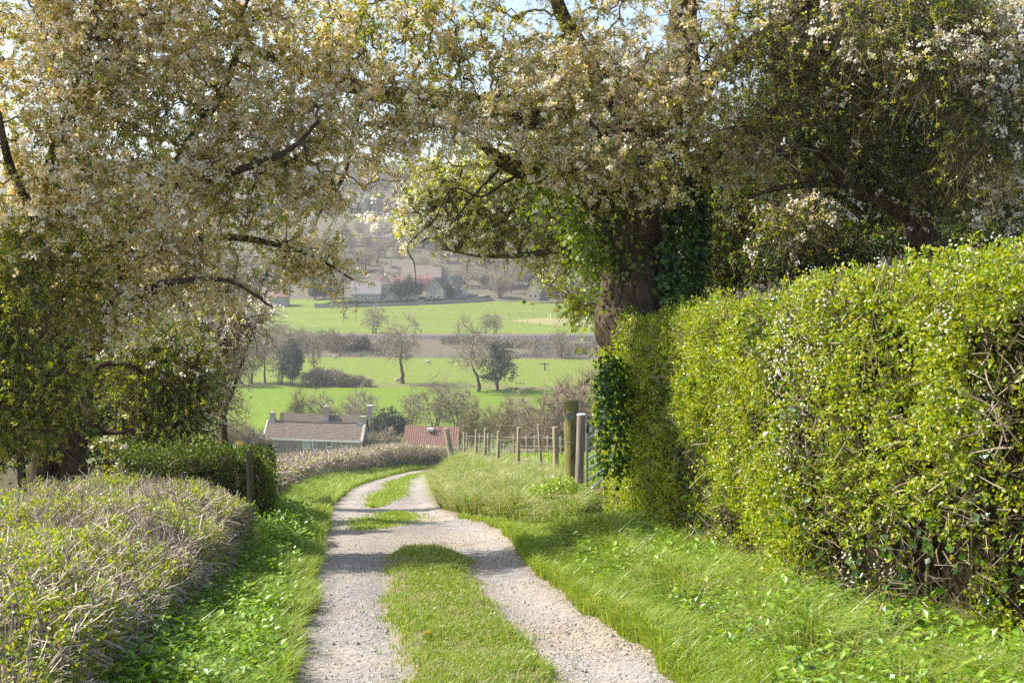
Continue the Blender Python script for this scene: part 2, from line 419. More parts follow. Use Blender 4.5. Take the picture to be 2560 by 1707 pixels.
def build_lane():
    ys = [-10.]
    while ys[-1] < 150:
        y = ys[-1]; ys.append(y + (.3 if y < 6 else .045 if y < 16 else .05 + (y - 16) * .012))
    ys = np.array(ys); ts = np.linspace(-.1, 1.1, 84)
    Y, T = np.meshgrid(ys, ts, indexing='ij'); l = laneL(Y); r = np.maximum(laneR(Y), l + 2.2)
    e = (v2(Y, Y * 0, .6, 30) - .5) * .12; e2 = (v2(Y, Y * 0 + 9, .6, 31) - .5) * .12
    X = (l + e) * (1 - T) + (r + e2) * T
    Z = lane_z(X, Y, T)
    ny, nx = Y.shape; V = np.stack([X, Y, Z], -1).reshape(-1, 3); i = np.arange(ny - 1)[:, None] * nx + np.arange(nx - 1)[None]
    F = np.stack([i, i + 1, i + nx + 1, i + nx], -1).reshape(-1, 4)
    x, y, t = X.ravel(), Y.ravel(), T.ravel()
    grey = np.array([.265, .253, .238]); cream = np.array([.41, .345, .26]); brown = np.array([.25, .19, .12]); dark = np.array([.19, .18, .172])
    c = np.tile(grey, (len(V), 1))
    n1 = v2(x, y, 1.1, 33); n2 = v2(x, y, .35, 34); n3 = v2(x, y * .4, 2.2, 35)
    def lay(m, col):
        nonlocal c
        c = c * (1 - m[:, None]) + col * m[:, None]
    lay(sstep(.45, .75, n1 * .6 + n2 * .4) * .55, cream)
    gr = np.interp(y, GRY, GRX)
    lay(sstep(0, .35, x - gr) * sstep(8.3, 9.6, y) * (1 - sstep(12.0, 13, y)) * (.5 + .5 * n2), cream)
    lay(sstep(15.4, 16.2, y) * (1 - sstep(18.2, 19.4, y)) * (.35 + .6 * n1), cream)
    lay(sstep(.45, .7, n3) * sstep(.08, .3, t) * .5, dark); tr = np.exp(-((t - .17) / .07) ** 2) + np.exp(-((t - .83) / .08) ** 2); lay(tr * .35, np.array([.36, .335, .31])); lay(sstep(.6, .75, v2(x, y, .5, 37)) * .4, np.array([.27, .22, .155]))
    lay(np.maximum(sstep(.09, .0, t), sstep(.90, 1.0, t)) * .8, brown)
    gl = np.interp(y, GLY, GLX)
    lay(sstep(-.16, .05, x - gl) * sstep(-.16, .05, gr - x) * (y < 15.9) * (.5 + .5 * n2), np.array([.20, .18, .08]))
    m = surf_mat('gravel', [(.48, .48, .48), (.88, .87, .86), (1.12, 1.1, 1.08), (1.6, 1.56, 1.5)], 30, (1, 1, 1), .95, 1.0, 5, .02, .05, tint='tint')
    o = Geo().add(V, F, 0, True).build('lane', m, cols=c); tag(o, kind='structure')
build_lane()

def lane_surface(x, y):
    l = laneL(y); r = np.maximum(laneR(y), l + 2.2); t = (x - l) / (r - l)
    return np.where((t > -.02) & (t < 1.02), lane_z(x, y, t), ground(x, y))

def sample_y(n, y0, y1, p=1.5):
    """y with density falling as y^-p"""
    u = rng.random(n); a = 1 - p
    return (y0 ** a + u * (y1 ** a - y0 ** a)) ** (1 / a)

def build_stones():
    n = 26000; y = sample_y(n, 6.5, 30, 2.0); l = laneL(y); r = laneR(y); t = rng.random(n); x = l + (r - l) * (t * 1.04 - .02)
    gl = np.interp(y, GLY, GLX); gr = np.interp(y, GRY, GRX)
    keep = ~((x > gl + .05) & (x < gr - .05) & (y < 15.6)); keep &= (rng.random(n) < (.35 + 1.2 * sstep(.35, .8, v2(x, y, .8, 41)) + .8 * sstep(.85, 1, t)))
    x, y = x[keep], y[keep]; n = len(x)
    s = np.clip(rng.lognormal(-5.05, .45, n), .003, .026); z = lane_surface(x, y) + s * .25
    oc = np.array([(1, 0, 0), (-1, 0, 0), (0, 1, 0), (0, -1, 0), (0, 0, 1), (0, 0, -1)], float)
    v = oc[None] * s[:, None, None] * rng.uniform(.6, 1.35, (n, 6, 1)); v[:, :, 2] *= .7
    a = rng.random(n) * 6.28; ca, sa = np.cos(a)[:, None], np.sin(a)[:, None]
    v = np.stack([v[..., 0] * ca - v[..., 1] * sa, v[..., 0] * sa + v[..., 1] * ca, v[..., 2]], -1) + np.stack([x, y, z], -1)[:, None]
    f = np.array([(0, 2, 4), (2, 1, 4), (1, 3, 4), (3, 0, 4), (2, 0, 5), (1, 2, 5), (3, 1, 5), (0, 3, 5)])
    F = (np.arange(n) * 6)[:, None, None] + f[None]
    o = Geo().add(v, F.reshape(-1, 3)).build('loose_stones', twig_mat('stone', [(.20, .19, .18), (.31, .285, .26), (.40, .35, .28), (.50, .46, .41)]))
    tag(o, kind='stuff')
build_stones()

# ================================================================== grass and herbs
def grass_patch(n, y0, y1, xf, h, wd, lean, keepf=None, p=1.5, g=None, m=0, zf=None, clump=.35):
    y = sample_y(n, y0, y1, p); x = xf(y, rng.random(n))
    if clump:
        k = rng.random(n) < (1 - clump) + clump * 2 * sstep(.35, .65, v2(x, y, .22, 50)); x, y = x[k], y[k]
    if keepf is not None: k = keepf(x, y); x, y = x[k], y[k]
    n = len(x); z = (zf or lane_surface)(x, y) - .01
    H = rng.uniform(*h, n) * (.6 + .9 * v2(x, y, .45, 51)); w = rng.uniform(*wd, n) * (1 + .03 * y)
    add_blades(g, np.stack([x, y, z], -1), H, w, rng.uniform(*lean, n), rng.random(n) * 6.28, m)

def build_grass():
    g = Geo()
    def mid(y, u):
        a = np.interp(y, GLY, GLX); b = np.interp(y, GRY, GRX); w = (v2(y, y * 0, .35, 61) - .5) * .12
        c = (u - .5) * 2; return (a + b) / 2 + w + (b - a) * .5 * (c + .10 * np.sign(c) * rng.exponential(1, len(c)) * (np.abs(c) > .75) + (v2(y, np.sign(c) * 5, .16, 62) - .5) * .16)
    grass_patch(60000, 6.3, 15.7, mid, (.02, .065), (.004, .007), (.2, .9), lambda x, y: (rng.random(len(x)) < .35 + .9 * sstep(.3, .55, v2(x, y, .3, 121))) & (rng.random(len(x)) > sstep(14.6, 15.7, y + (v2(x, y, .3, 9) - .5))), p=1.6, g=g)
    grass_patch(7000, 6.3, 15.7, mid, (.03, .08), (.004, .007), (.2, .9), p=1.6, g=g, m=1)
    def patch2(y, u): q = rng.normal(size=len(y)) * .55; return np.interp(y, [18.6, 20.3, 22.8], [-2.15, -2.0, -2.05]) + q * .5 * np.sqrt(np.clip(1 - ((y - 20.6) / 2.2) ** 2, 0, 1))
    grass_patch(5200, 18.6, 22.8, patch2, (.03, .08), (.006, .009), (.2, .8), g=g)
    def patch3(y, u):
        c = np.interp(y, [25, 28, 37, 50, 65, 90], [-2.75, -2.9, -3.40, -4.5, -5.05, -4.2]); w = .10 + .22 * v2(y, y * 0, 1.2, 64); q = rng.normal(size=len(y)) * .6; return c + q * w * 1.3 * sstep(24.5, 27, y)
    grass_patch(17000, 24.8, 90, patch3, (.04, .11), (.006, .010), (.2, .8), g=g, p=1.3)
    o = g.build('lane_grass', [M['grass'], M['grass_straw']]); tag(o, 'short grass strip growing along the middle of the gravel lane', 'grass', kind='stuff')
    # left verge
    g = Geo()
    def lv(y, u):
        wdt = np.interp(y, [6, 8, 13, 15, 20, 26, 36, 60, 100], [.7, .75, .75, .9, .8, .9, 1.0, 1.0, 1.0]); return laneL(y) + .08 - wdt * u ** .9 + (v2(y, y * 0, .5, 66) - .5) * .2
    grass_patch(52000, 6.3, 30, lv, (.08, .26), (.005, .008), (.3, 1.0), g=g, p=1.2)
    grass_patch(42000, 24, 110, lv, (.12, .34), (.007, .011), (.3, 1.0), g=g, p=1.1)
    o = g.build('left_verge_grass', [M['grass']]); o.name = 'verge_grass'; tag(o, 'long bright grass on the verge below the left hedges', 'grass', kind='stuff')
    # right verge near the tall hedge, then the long straw-mixed grass of the bank
    g = Geo()
    def rv(y, u):
        wdt = np.interp(y, [5, 7, 8, 10, 14, 17, 19], [2.5, 2.1, 1.85, 1.6, 1.6, 1.5, 1.6]); return laneR(y) - .10 + wdt * u + (v2(y, y * 0, .3, 67) - .5) * .14
    grass_patch(92000, 5.0, 17.5, rv, (.09, .27), (.005, .008), (.3, 1.1), g=g, p=1.3)
    def rv2(y, u): return laneR(y) + np.interp(y, [5, 7, 8, 10, 14, 17, 19], [2.5, 2.1, 1.85, 1.6, 1.6, 1.1, 1.2]) * (.36 + .76 * u)
    tuft = lambda x, y: v2(x, y, .5, 120) > .42
    grass_patch(60000, 5.0, 16.5, rv2, (.20, .52), (.005, .008), (.4, 1.3), tuft, p=1.2, g=g)
    grass_patch(18000, 5.0, 16.5, rv2, (.15, .42), (.005, .008), (.4, 1.3), p=1.2, g=g, m=1)
    grass_patch(22000, 14.5, 21, rv, (.04, .12), (.006, .009), (.3, 1.0), g=g, p=1.3)
    def bank(y, u):
        return laneR(y) - .12 + np.interp(y, [17, 20, 24, 32, 50, 90], [.9, 1.8, 2.6, 3.4, 2.8, 2.5]) * u ** 1.5
    edge = lambda x, y: (x - laneR(y) > np.interp(y, [17, 20, 22], [.9, .5, 0]))
    grass_patch(56000, 19, 90, bank, (.18, .48), (.006, .010), (.4, 1.2), edge, g=g, p=1.35)
    grass_patch(60000, 19, 90, bank, (.20, .52), (.006, .010), (.4, 1.3), edge, g=g, m=1, p=1.35)
    def fld(y, u): return laneR(y) + 2.5 + u * (4 + .25 * y)
    grass_patch(26000, 26, 100, fld, (.08, .22), (.02, .03), (.2, .8), g=g, p=1.2)
    o = g.build('bank_grass', [M['grass'], M['grass_straw']]); tag(o, 'long pale and green grass covering the right bank below the fence', 'grass', kind='stuff')
build_grass()

def herb_leaves(g, C, rad, n_per, Lr, hgt, m=0, zf=ground, wr=.62):
    """Leafy clumps: C (k,2) centres, rad, height."""
    k = len(C); i = rng.integers(0, k, k * n_per); a = rng.random(len(i)) * 6.28; q = np.sqrt(rng.random(len(i))) * rad[i]
    x = C[i, 0] + np.cos(a) * q; y = C[i, 1] + np.sin(a) * q
    z = zf(x, y) + hgt[i] * np.sqrt(np.clip(1 - (q / rad[i]) ** 2, .02, 1)) * rng.uniform(.25, 1, len(i))
    P = np.stack([x, y, z], -1); D = np.stack([np.cos(a), np.sin(a), rng.uniform(-.6, .5, len(i))], -1) + rdir(len(i)) * .6
    N_ = np.array([0, 0, 1.]) + rdir(len(i)) * .5
    L = rng.uniform(*Lr, len(i)); v, f = kites(P, D, N_, L, L * wr, .12); g.add(v, f, m)

def build_herbs():
    g = Geo()
    n = 330; y = sample_y(n, 6.4, 16, 1.4); x = laneL(y) - .12 - rng.random(n) * .62
    herb_leaves(g, np.c_[x, y], rng.uniform(.10, .24, n), 110, (.03, .065), rng.uniform(.12, .36, n))
    n = 90; y = rng.uniform(14, 20, n); x = laneL(y) - .15 - rng.random(n) * .7
    herb_leaves(g, np.c_[x, y], rng.uniform(.14, .28, n), 90, (.04, .08), rng.uniform(.2, .5, n))
    o = g.build('nettle_bed', [M['leaf_nettle']]); tag(o, 'bed of bright green nettles at the foot of the left hedge', 'nettles', kind='stuff')
    g = Geo()
    n = 430; y = sample_y(n, 5.2, 16.5, 1.2); x = laneR(y) + .40 + rng.random(n) ** .8 * np.interp(y, [5, 7, 8, 10, 14], [2.0, 1.6, 1.35, 1.1, 1.1])
    herb_leaves(g, np.c_[x, y], rng.uniform(.08, .24, n), 80, (.03, .075), rng.uniform(.16, .52, n), 0)
    herb_leaves(g, np.c_[x, y][:130] + .08, rng.uniform(.1, .24, 130), 26, (.05, .12), rng.uniform(.1, .42, 130), 1)
    n = 26; y = rng.uniform(19.5, 34, n); x = laneR(y) + .25 + rng.random(n) * 1.8
    herb_leaves(g, np.c_[x, y], rng.uniform(.12, .26, n), 90, (.04, .08), rng.uniform(.2, .45, n), 0)
    o = g.build('verge_herbs', [M['leaf_nettle'], M['leaf_ivy']]); tag(o, 'leafy weeds and ground ivy along the foot of the right hedge', 'weeds', kind='stuff')
build_herbs()

def ray_ground(px, py, lo=4, hi=140):
    ys = np.linspace(lo, hi, 4000); p = W(px, py, ys); g = lane_surface(p[:, 0], ys); k = np.argmax(p[:, 2] < g); return p[k]

def dandelions():
    spots = [(1389, 1440, 'dandelion nearest the shadow, at the lane edge below the bank'), (1434, 1440, 'small dandelion just above the pair on the right verge'), (1424, 1488, 'dandelion on the right verge beside the gravel edge'),
             (1499, 1500, 'largest yellow dandelion on the right verge in front of long grass'), (1521, 1455, 'half hidden dandelion deep in the long verge grass'), (1724, 1668, 'lone dandelion in the bright grass nearest the camera'), (1068, 1600, 'dandelion in the grass strip in the middle of the lane')]
    for i, (px, py, lb) in enumerate(spots):
        p = ray_ground(px, py); h = .10 if i < 6 else .05
        r = thing('dandelion', p, lb, 'flower', 'dandelions in the verge')
        g = Geo(); v, f = tubes([[p + [0, 0, -.02], p + [.004, 0, h * .5], p + [0, .004, h]]], [[.0025] * 3], 4); g.add(v, f); g.build('stem', M['leaf_nettle'], r, p)
        g = Geo(); n = 46; D = nrm(rdir(n) * [1, 1, .5] + [0, -.15, .75]); v, f = kites(np.tile(p + [0, 0, h], (n, 1)), D, rdir(n), np.full(n, .026), np.full(n, .008), .1); g.add(v, f)
        g.build('flower_head', M['leaf_yellow'], r, p)
dandelions()

def dock_plant():
    p = ray_ground(1680, 1545); r = thing('dock_plant', p, 'broad leaved dock plant with long yellow green leaves on the right verge', 'plant')
    g = Geo()
    for i in range(17):
        a = rng.uniform(-3.1, 3.1); L = rng.uniform(.16, .32); d = np.array([math.cos(a) * .7, math.sin(a) * .7, 0]); ts = np.linspace(0, 1, 6)
        c = p + d * (ts * L)[:, None] + np.array([0, 0, 1.]) * (L * (1.1 * ts - .7 * ts ** 2))[:, None]
        s = np.array([-math.sin(a), math.cos(a), 0]); w = .035 * np.sin(np.clip(ts * .9 + .12, 0, 1) * np.pi)
        v = np.concatenate([c - s * w[:, None] + [0, 0, .008], c, c + s * w[:, None] + [0, 0, .008]])
        f = [(k, k + 1, k + 7, k + 6) for k in range(5)] + [(k + 6, k + 7, k + 13, k + 12) for k in range(5)]; g.add(v, f, 0, True)
    g.build('leaves', leaf_mat('dock_leaf', [(.20, .30, .02), (.34, .42, .03), (.48, .46, .05)], .45, .06), r, p)
dock_plant()

# ================================================================== hedges
def hedge(name, label, face, thick, topf, dens, mats, leaf=(.02, .04), leaf_n=100000, twig_n=12000, stub_n=900, core_in=.38, side=1, top_frac=.3, blossom=0, ivy=0, twig_len=(.15, .45), shell=.20, noise_amp=.16, stub_len=(.08, .22), gap=.5, wr=.6, xtra=None, end_frac=.1, tw_r=(.0025, .0055), stem_n=90):
    """face: (x, y) line on the lane side; body extends thick metres to the given side (+1 right, -1 left)."""
    f = np.asarray(face, float); seg = np.linalg.norm(np.diff(f, axis=0), axis=1); cs = np.r_[0, np.cumsum(seg)]; Lt = cs[-1]
    def pos(s, w, h):
        x = np.interp(s, cs, f[:, 0]); y = np.interp(s, cs, f[:, 1]); e = .05
        dx = np.interp(s + e, cs, f[:, 0]) - np.interp(s - e, cs, f[:, 0]); dy = np.interp(s + e, cs, f[:, 1]) - np.interp(s - e, cs, f[:, 1]); l = np.hypot(dx, dy) + 1e-9
        nx, ny = dy / l * side, -dx / l * side
        X, Y = x + nx * w, y + ny * w; gz = ground(X, Y); tz = topf(X, Y); return np.stack([X, Y, gz + (tz - gz) * h], -1), np.stack([nx, ny, 0 * nx], -1)
    r = thing(name, tuple(pos(np.array([Lt / 2]), np.array([thick / 2]), np.array([0.]))[0][0]), label, 'hedge'); org = tuple(r.location)
    H = float(np.mean(topf(f[:, 0], f[:, 1]) - ground(f[:, 0], f[:, 1])))
    def shell_pts(n, dmean, below=0.):
        q = rng.random(n); s = rng.random(n) * Lt; w = rng.random(n) * thick; h = rng.random(n) ** .9; dpt = rng.exponential(dmean, n)
        outn = np.zeros((n, 3)); zz = np.zeros(n)
        ft = 1 - top_frac - end_frac
        a = q < ft; b = (q >= ft) & (q < 1 - end_frac); c = q >= 1 - end_frac
        nn = vnoise(np.stack([s, h * H, w], -1), 1.3, 2) * .45 + vnoise(np.stack([s, h * H, w], -1), .5, 3) * .35 + vnoise(np.stack([s, h * H, w], -1), .2, 4) * .2
        off = (nn - .5) * 2 * noise_amp
        w = np.where(a, dpt - off, w); h2 = np.where(b, 1 - (dpt - off * .6) / H, h); s = np.where(c, np.where(rng.random(n) < .5, dpt - off, Lt - dpt + off), s)
        rr = .22  # rounded shoulder
        sh = np.clip((h2 * H - (H - rr)) / rr, 0, 1); w = np.where(a, w + rr * (1 - np.sqrt(np.clip(1 - sh ** 2, 0, 1))) * .6, w)
        P, nr = pos(s, w, h2)
        outn = np.where(a[:, None], -nr, np.where(b[:, None], np.array([0, 0, 1.]), 0)); return P, outn, s, h2
    # interior thicket
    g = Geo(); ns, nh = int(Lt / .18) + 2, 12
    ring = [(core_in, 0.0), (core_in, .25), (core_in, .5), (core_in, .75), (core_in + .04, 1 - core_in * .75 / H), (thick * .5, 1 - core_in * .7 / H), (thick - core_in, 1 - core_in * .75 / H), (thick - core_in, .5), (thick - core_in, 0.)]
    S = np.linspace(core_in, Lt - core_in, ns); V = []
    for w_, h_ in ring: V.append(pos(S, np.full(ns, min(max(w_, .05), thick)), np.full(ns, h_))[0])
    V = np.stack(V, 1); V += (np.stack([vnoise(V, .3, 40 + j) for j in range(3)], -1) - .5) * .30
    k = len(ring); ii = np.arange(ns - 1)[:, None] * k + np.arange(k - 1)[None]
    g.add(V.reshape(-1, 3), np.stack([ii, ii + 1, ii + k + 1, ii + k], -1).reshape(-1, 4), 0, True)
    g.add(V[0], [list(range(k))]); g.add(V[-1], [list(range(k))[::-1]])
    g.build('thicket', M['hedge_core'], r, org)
    # twigs and stems
    g = Geo()
    P, on, s, h = shell_pts(twig_n, shell * 1.1); d = nrm(on * .55 + rdir(twig_n) * .9 + [0, 0, .35]); L = rng.uniform(*twig_len, twig_n)[:, None]; c = rdir(twig_n) * .3
    T = np.stack([P - d * L * .6, P - d * L * .2 + c * L * .2, P + d * L * .15 + c * L * .1, P + d * L * .4 + c * L * .0], 1)
    rr = rng.uniform(*tw_r, twig_n)[:, None]; kv = in_view(P, 500, 400); T, rr = T[kv], rr[kv]
    v, fc = tubes(T, rr * np.array([[1.2, 1, .85, .6]]), 3); g.add(v, fc, 0)
    # upright cut stubs along the top
    if stub_n:
        n = stub_n; s = rng.random(n) * Lt; w = rng.random(n) * thick; P, _ = pos(s, w, np.ones(n) - .12 / H); d = nrm(rdir(n) * .35 + [0, 0, 1]); L = rng.uniform(*stub_len, n)[:, None] + .12; L = L * (1 + .5 * (rng.random((n, 1)) < .05))
        T = np.stack([P - d * .1, P + d * L * .5, P + d * L], 1); rr = rng.uniform(.003, .0075, n)[:, None]; v, fc = tubes(T, rr * np.array([[1.2, 1, .9]]), 4); g.add(v, fc, 0)
    n = stem_n; s = rng.random(n) * Lt; w = rng.uniform(.32, min(.6, thick * .6), n); a, _ = pos(s, w, np.full(n, -.02)); b, _ = pos(s + rng.normal(size=n) * .12, w - .05 + rng.normal(size=n) * .1, rng.uniform(.4, .85, n))
    mth = (a + b) / 2 + rng.normal(size=(n, 3)) * .05; T = np.stack([a, a * .4 + mth * .6, mth * .5 + b * .5, b], 1); rr = rng.uniform(.008, .022, n)[:, None]; v, fc = tubes(T, rr * np.array([[1.2, 1, .8, .5]]), 5); g.add(v, fc, 1, True)
    g.build('branches', [mats.get('twig', M['twig_pale']), M['bark_mossy']], r, org)
    # leaves in sprays
    g = Geo(); ncl = leaf_n // 7; P, on, s, h = shell_pts(ncl, shell * .75)
    keep = vnoise(P, 1.1, 11) * .3 + vnoise(P, .42, 12) * .4 + vnoise(P, .16, 13) * .3 > gap - rng.random(ncl) * .22
    if xtra is not None: keep &= xtra(P)
    P, on = P[keep], on[keep]; kv = in_view(P, 500, 400); P, on = P[kv], on[kv]
    n = len(P) * 7; i = np.repeat(np.arange(len(P)), 7); ax = nrm(on * .7 + rdir(len(P)) * .8 + [0, 0, .4])[i]
    Q = P[i] + ax * rng.uniform(-.01, .07, n)[:, None] + rng.normal(size=(n, 3)) * .012; D = nrm(ax * .55 + rdir(n) * .9); L = rng.uniform(*leaf, n); v, fc = kites(Q, D, rdir(n) + on[i] * .5 + [0, 0, .3], L, L * wr, .15)
    g.add(v, fc, 0)
    g.build('foliage', [mats['leaf']], r, org)
    if blossom:
        g = Geo(); P, on, s, h = shell_pts(blossom, shell * .5); kk = (vnoise(P, .6, 77) > .60) & (P[:, 1] < 10.5); P, on = P[kk], on[kk]; i = np.repeat(np.arange(len(P)), 9); Q = P[i] + rng.normal(size=(len(i), 3)) * .045 + on[i] * .05
        v, fc = pentas(Q, rdir(len(i)) + on[i] * .6, rng.uniform(.006, .012, len(i))); g.add(v, fc); g.build('blossom', M['blossom_white'], r, org)
    if ivy:
        g = Geo(); P, on, s, h = shell_pts(ivy, shell * .5); kk = vnoise(P, .7, 88) > .57; P, on = P[kk], on[kk]; i = np.repeat(np.arange(len(P)), 4); Q = P[i] + rng.normal(size=(len(i), 3)) * .04; L = rng.uniform(.04, .075, len(i))
        v, fc = kites(Q, on[i] * .4 + rdir(len(i)) * .7 + [0, 0, -.5], on[i] + rdir(len(i)) * .5, L, L * .9, .08); g.add(v, fc); g.build('ivy_leaves', M['leaf_ivy'], r, org)
    return r

topR = lambda x, y: .82 - .1095 * y + (v2(x, y, .9, 70) - .5) * .30
hedge('tall_hedge', 'tall clipped hedge of fresh yellow green leaves along the right verge', [(4.1, 3.2), (3.55, 5), (3.05, 7), (2.72, 8.2), (2.42, 9.3), (2.14, 10.7), (1.93, 12.5), (1.93, 14.6)], 1.5, topR, 1, {'leaf': M['leaf_hedge'], 'twig': M['twig_hedge']},
      leaf=(.024, .046), leaf_n=430000, twig_n=12000, stub_n=900, twig_len=(.08, .30), ivy=1400, blossom=2600, gap=.59, top_frac=.2, end_frac=.08, stub_len=(.0, .11), noise_amp=.46, xtra=lambda P: (P[:, 2] - ground(P[:, 0], P[:, 1]) > .5 * (vnoise(P, .6, 5) - .45)))
hedge('ivy_hedge', 'narrow leafy hedge end wrapping the foot of the ivy covered tree', [(2.02, 14.5), (1.78, 15.3), (1.56, 16.3), (1.38, 17.5), (1.42, 19.2)], 1.5, lambda x, y: .62 - .098 * y + (v2(x, y, .5, 71) - .5) * .6 - .35 * sstep(1.5, .9, x), 1, {'leaf': M['leaf_hedge'], 'twig': M['twig_hedge']},
      leaf=(.026, .05), leaf_n=170000, twig_n=2600, stub_n=100, ivy=900, gap=.52, top_frac=.2, end_frac=.12, noise_amp=.42, shell=.24, core_in=.5, stub_len=(.05, .2), twig_len=(.2, .6))
faceL = lambda y: np.interp(y, [4.2, 7.9, 11, 13.5], [-1.95, -2.22, -2.55, -2.82])
topL = lambda x, y: prof(y) + np.interp(y, [5, 8, 13.5], [.84, .90, 1.04]) + (v2(x, y, .7, 72) - .5) * .26 - .04 - .2 * (1 - sstep(0, .45, faceL(y) - x))
hedge('low_hedge', 'low flat topped hedge of cut bare twigs with sparse new leaves, left side', [(-1.95, 4.2), (-2.22, 7.9), (-2.55, 11), (-2.82, 13.5)], 1.75, topL, 1, {'leaf': M['leaf_hedge']}, side=-1,
      leaf=(.018, .036), leaf_n=170000, twig_n=48000, stub_n=1800, gap=.545, top_frac=.55, end_frac=.07, twig_len=(.10, .36), stub_len=(.0, .08), tw_r=(.0016, .0042), core_in=.24, shell=.10, noise_amp=.13)
hedge('dark_hedge', 'short shaded green hedge beside the gateway post', [(-3.25, 16.1), (-3.75, 19.6)], 1.7, lambda x, y: prof(y) + 1.12 + (v2(x, y, .6, 73) - .5) * .45, 1, {'leaf': leaf_mat('leaf_shade', [(.05, .10, .015), (.11, .17, .02), (.22, .27, .03)], .4, .03), 'twig': M['twig_dark']}, side=-1,  # darker leaf copy, the shade on this hedge is in its colour
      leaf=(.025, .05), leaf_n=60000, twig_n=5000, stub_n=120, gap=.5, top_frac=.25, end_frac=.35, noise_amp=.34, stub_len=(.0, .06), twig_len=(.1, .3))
mid_face = [(-4.35, 19.8), (-4.75, 25), (-5.75, 36), (-7.05, 54.5), (-7.35, 75), (-6.4, 90), (-3.6, 108), (2.5, 135)]
hedge('lane_hedge', 'long clipped brownish hedge curving away beside the lane below the cottage', mid_face, 1.8, lambda x, y: prof(y) + np.interp(y, [20, 25, 36, 60, 90], [.72, .76, .86, 1.2, 1.75]) + (v2(x, y, 1.5, 74) - .5) * .2, 1, {'leaf': M['leaf_spring']}, side=-1,
      leaf=(.045, .085), leaf_n=52000, twig_n=44000, stub_n=5200, gap=.50, top_frac=.45, end_frac=.01, twig_len=(.25, .7), stub_len=(.0, .10), tw_r=(.005, .010), stem_n=260, shell=.16, core_in=.34)

# green bush at the foot of the posts
def bush():
    p = W(1400, 1290, 20.8); p[2] = ground(p[0], p[1]); r = thing('leafy_bush', p, 'bright green leafy bush growing at the foot of the two gate posts', 'bush')
    g = Geo(); C = np.array([[p[0], p[1]], [p[0] - .35, p[1] - .15], [p[0] + .3, p[1] - .1], [p[0] - .55, p[1] - .45], [p[0] + .05, p[1] + .3]]); herb_leaves(g, C, np.array([.42, .38, .36, .32, .4]), 1700, (.035, .07), np.array([.60, .46, .46, .26, .5]))
    g.build('foliage', leaf_mat('leaf_bush', [(.22, .36, .015), (.34, .46, .02), (.42, .50, .04)], .45, .06), r, p)
    g = Geo(); n = 70; a = rng.random(n) * 6.28; q = rng.random(n) * .4; b = np.stack([p[0] + np.cos(a) * q * .5, p[1] + np.sin(a) * q * .5, np.full(n, p[2])], -1); t = b + np.stack([np.cos(a) * q, np.sin(a) * q, rng.uniform(.3, .6, n)], -1)
    v, f = tubes(np.stack([b, (b + t) / 2 + rng.normal(size=(n, 3)) * .03, t], 1), np.full((n, 3), .004), 3); g.add(v, f); g.build('stems', M['leaf_shrub'], r, p)
bush()
# ================================================================== near trees
def bloom_tree(name, label, base, limbs, blobs, n_att, per_tw, tw_len, leaves, bark='bark', twigm='twig_dark', r0=.0037, k=.22, droop=.12, mix_scale=.9, bias=(0, 0, 0), extra_nodes=None, rmax=.06, tw_r=.0020, leafL=(.027, .054), per_bl=1.0, cat='tree', filt=None, spread=.9, group=None):
    """limbs: lists of (px, py, Y, radius m). leaves: dict slot -> (elements per twig, kind, lo, hi) with lo/hi a window of the mixing noise."""
    r = thing(name, tuple(base), label, cat, group); g = Geo(); nodes = []
    for i, lb in enumerate(limbs):
        a = np.array(lb, float); pts = np.c_[W(a[:, 0], a[:, 1], a[:, 2]), a[:, 3]]
        big = a[:, 3].max() > .12
        s = limb(g, pts, n=int(14 + 8 * len(lb)), sides=16 if big else 8, seed=i * 3 + 1, lump=.16 if big else .1)
        nodes.append(s[:, :3] if a[:, 3].max() < .2 else s[len(s) // 3:, :3])
    g.build('trunk', M[bark], r, base)
    nodes = np.vstack(nodes)
    att = blob_points(blobs, n_att)
    att = att[(att[:, 2] > ground(att[:, 0], att[:, 1]) + .3)]
    if filt is not None: att = att[filt(att)]
    allp, par, cnt = grow(nodes, att, k); g = Geo()
    P = branch_mesh(g, allp, par, cnt, len(nodes), r0=r0, rmax=rmax)
    T = twigs(P, per_tw, tw_len, bias=bias, spread=spread, droop=droop)
    T = T[in_view(T[:, 3], 420, 900)]
    v, f = tubes(T, np.full((len(T), 4), 1.) * np.array([[1.3, 1.1, .9, .6]]) * tw_r * rng.uniform(.8, 1.4, (len(T), 1)), 3); g.add(v, f, 0)
    g.build('branches', M[twigm], r, base)
    key = vnoise(T[:, 2], mix_scale, 5) * .55 + vnoise(T[:, 2], .3, 6) * .45
    key = np.clip((key - .5) * 1.6 + .5, 0, 1)
    gl, gb, ml, mb = Geo(), Geo(), [], []
    for mat, (per, kind, lo, hi) in leaves.items():
        q = T[(key >= lo) & (key <= hi)]
        if len(q) == 0: continue
        if kind == 'leaf':
            ncl = max(1, int(len(q) * per * .75 / 6)); c, d = along(q, ncl / len(q)); i = np.repeat(np.arange(len(c)), 6); n = len(i)
            L = rng.uniform(*leafL, n); v, f = kites(c[i] + rng.normal(size=(n, 3)) * .012, d[i] * .5 + rdir(n) * .8 + [0, 0, .12], rdir(n) + [0, 0, .5], L, L * .55, .2); gl.add(v, f, len(ml)); ml.append(M[mat])
        else:
            ncl = max(1, int(len(q) * per * .75 / 9)); c, d = along(q, ncl / len(q)); c = c + rdir(len(c)) * .025; i = np.repeat(np.arange(len(c)), 9); n = len(i)
            v, f = pentas(c[i] + rng.normal(size=(n, 3)) * .023, rdir(n) + [0, 0, .2], rng.uniform(.012, .0205, n)); gb.add(v, f, len(mb)); mb.append(M[mat])
    if ml: gl.build('crown', ml, r, base)
    if mb: gb.build('blossom', mb, r, base)
    return r, T, nodes

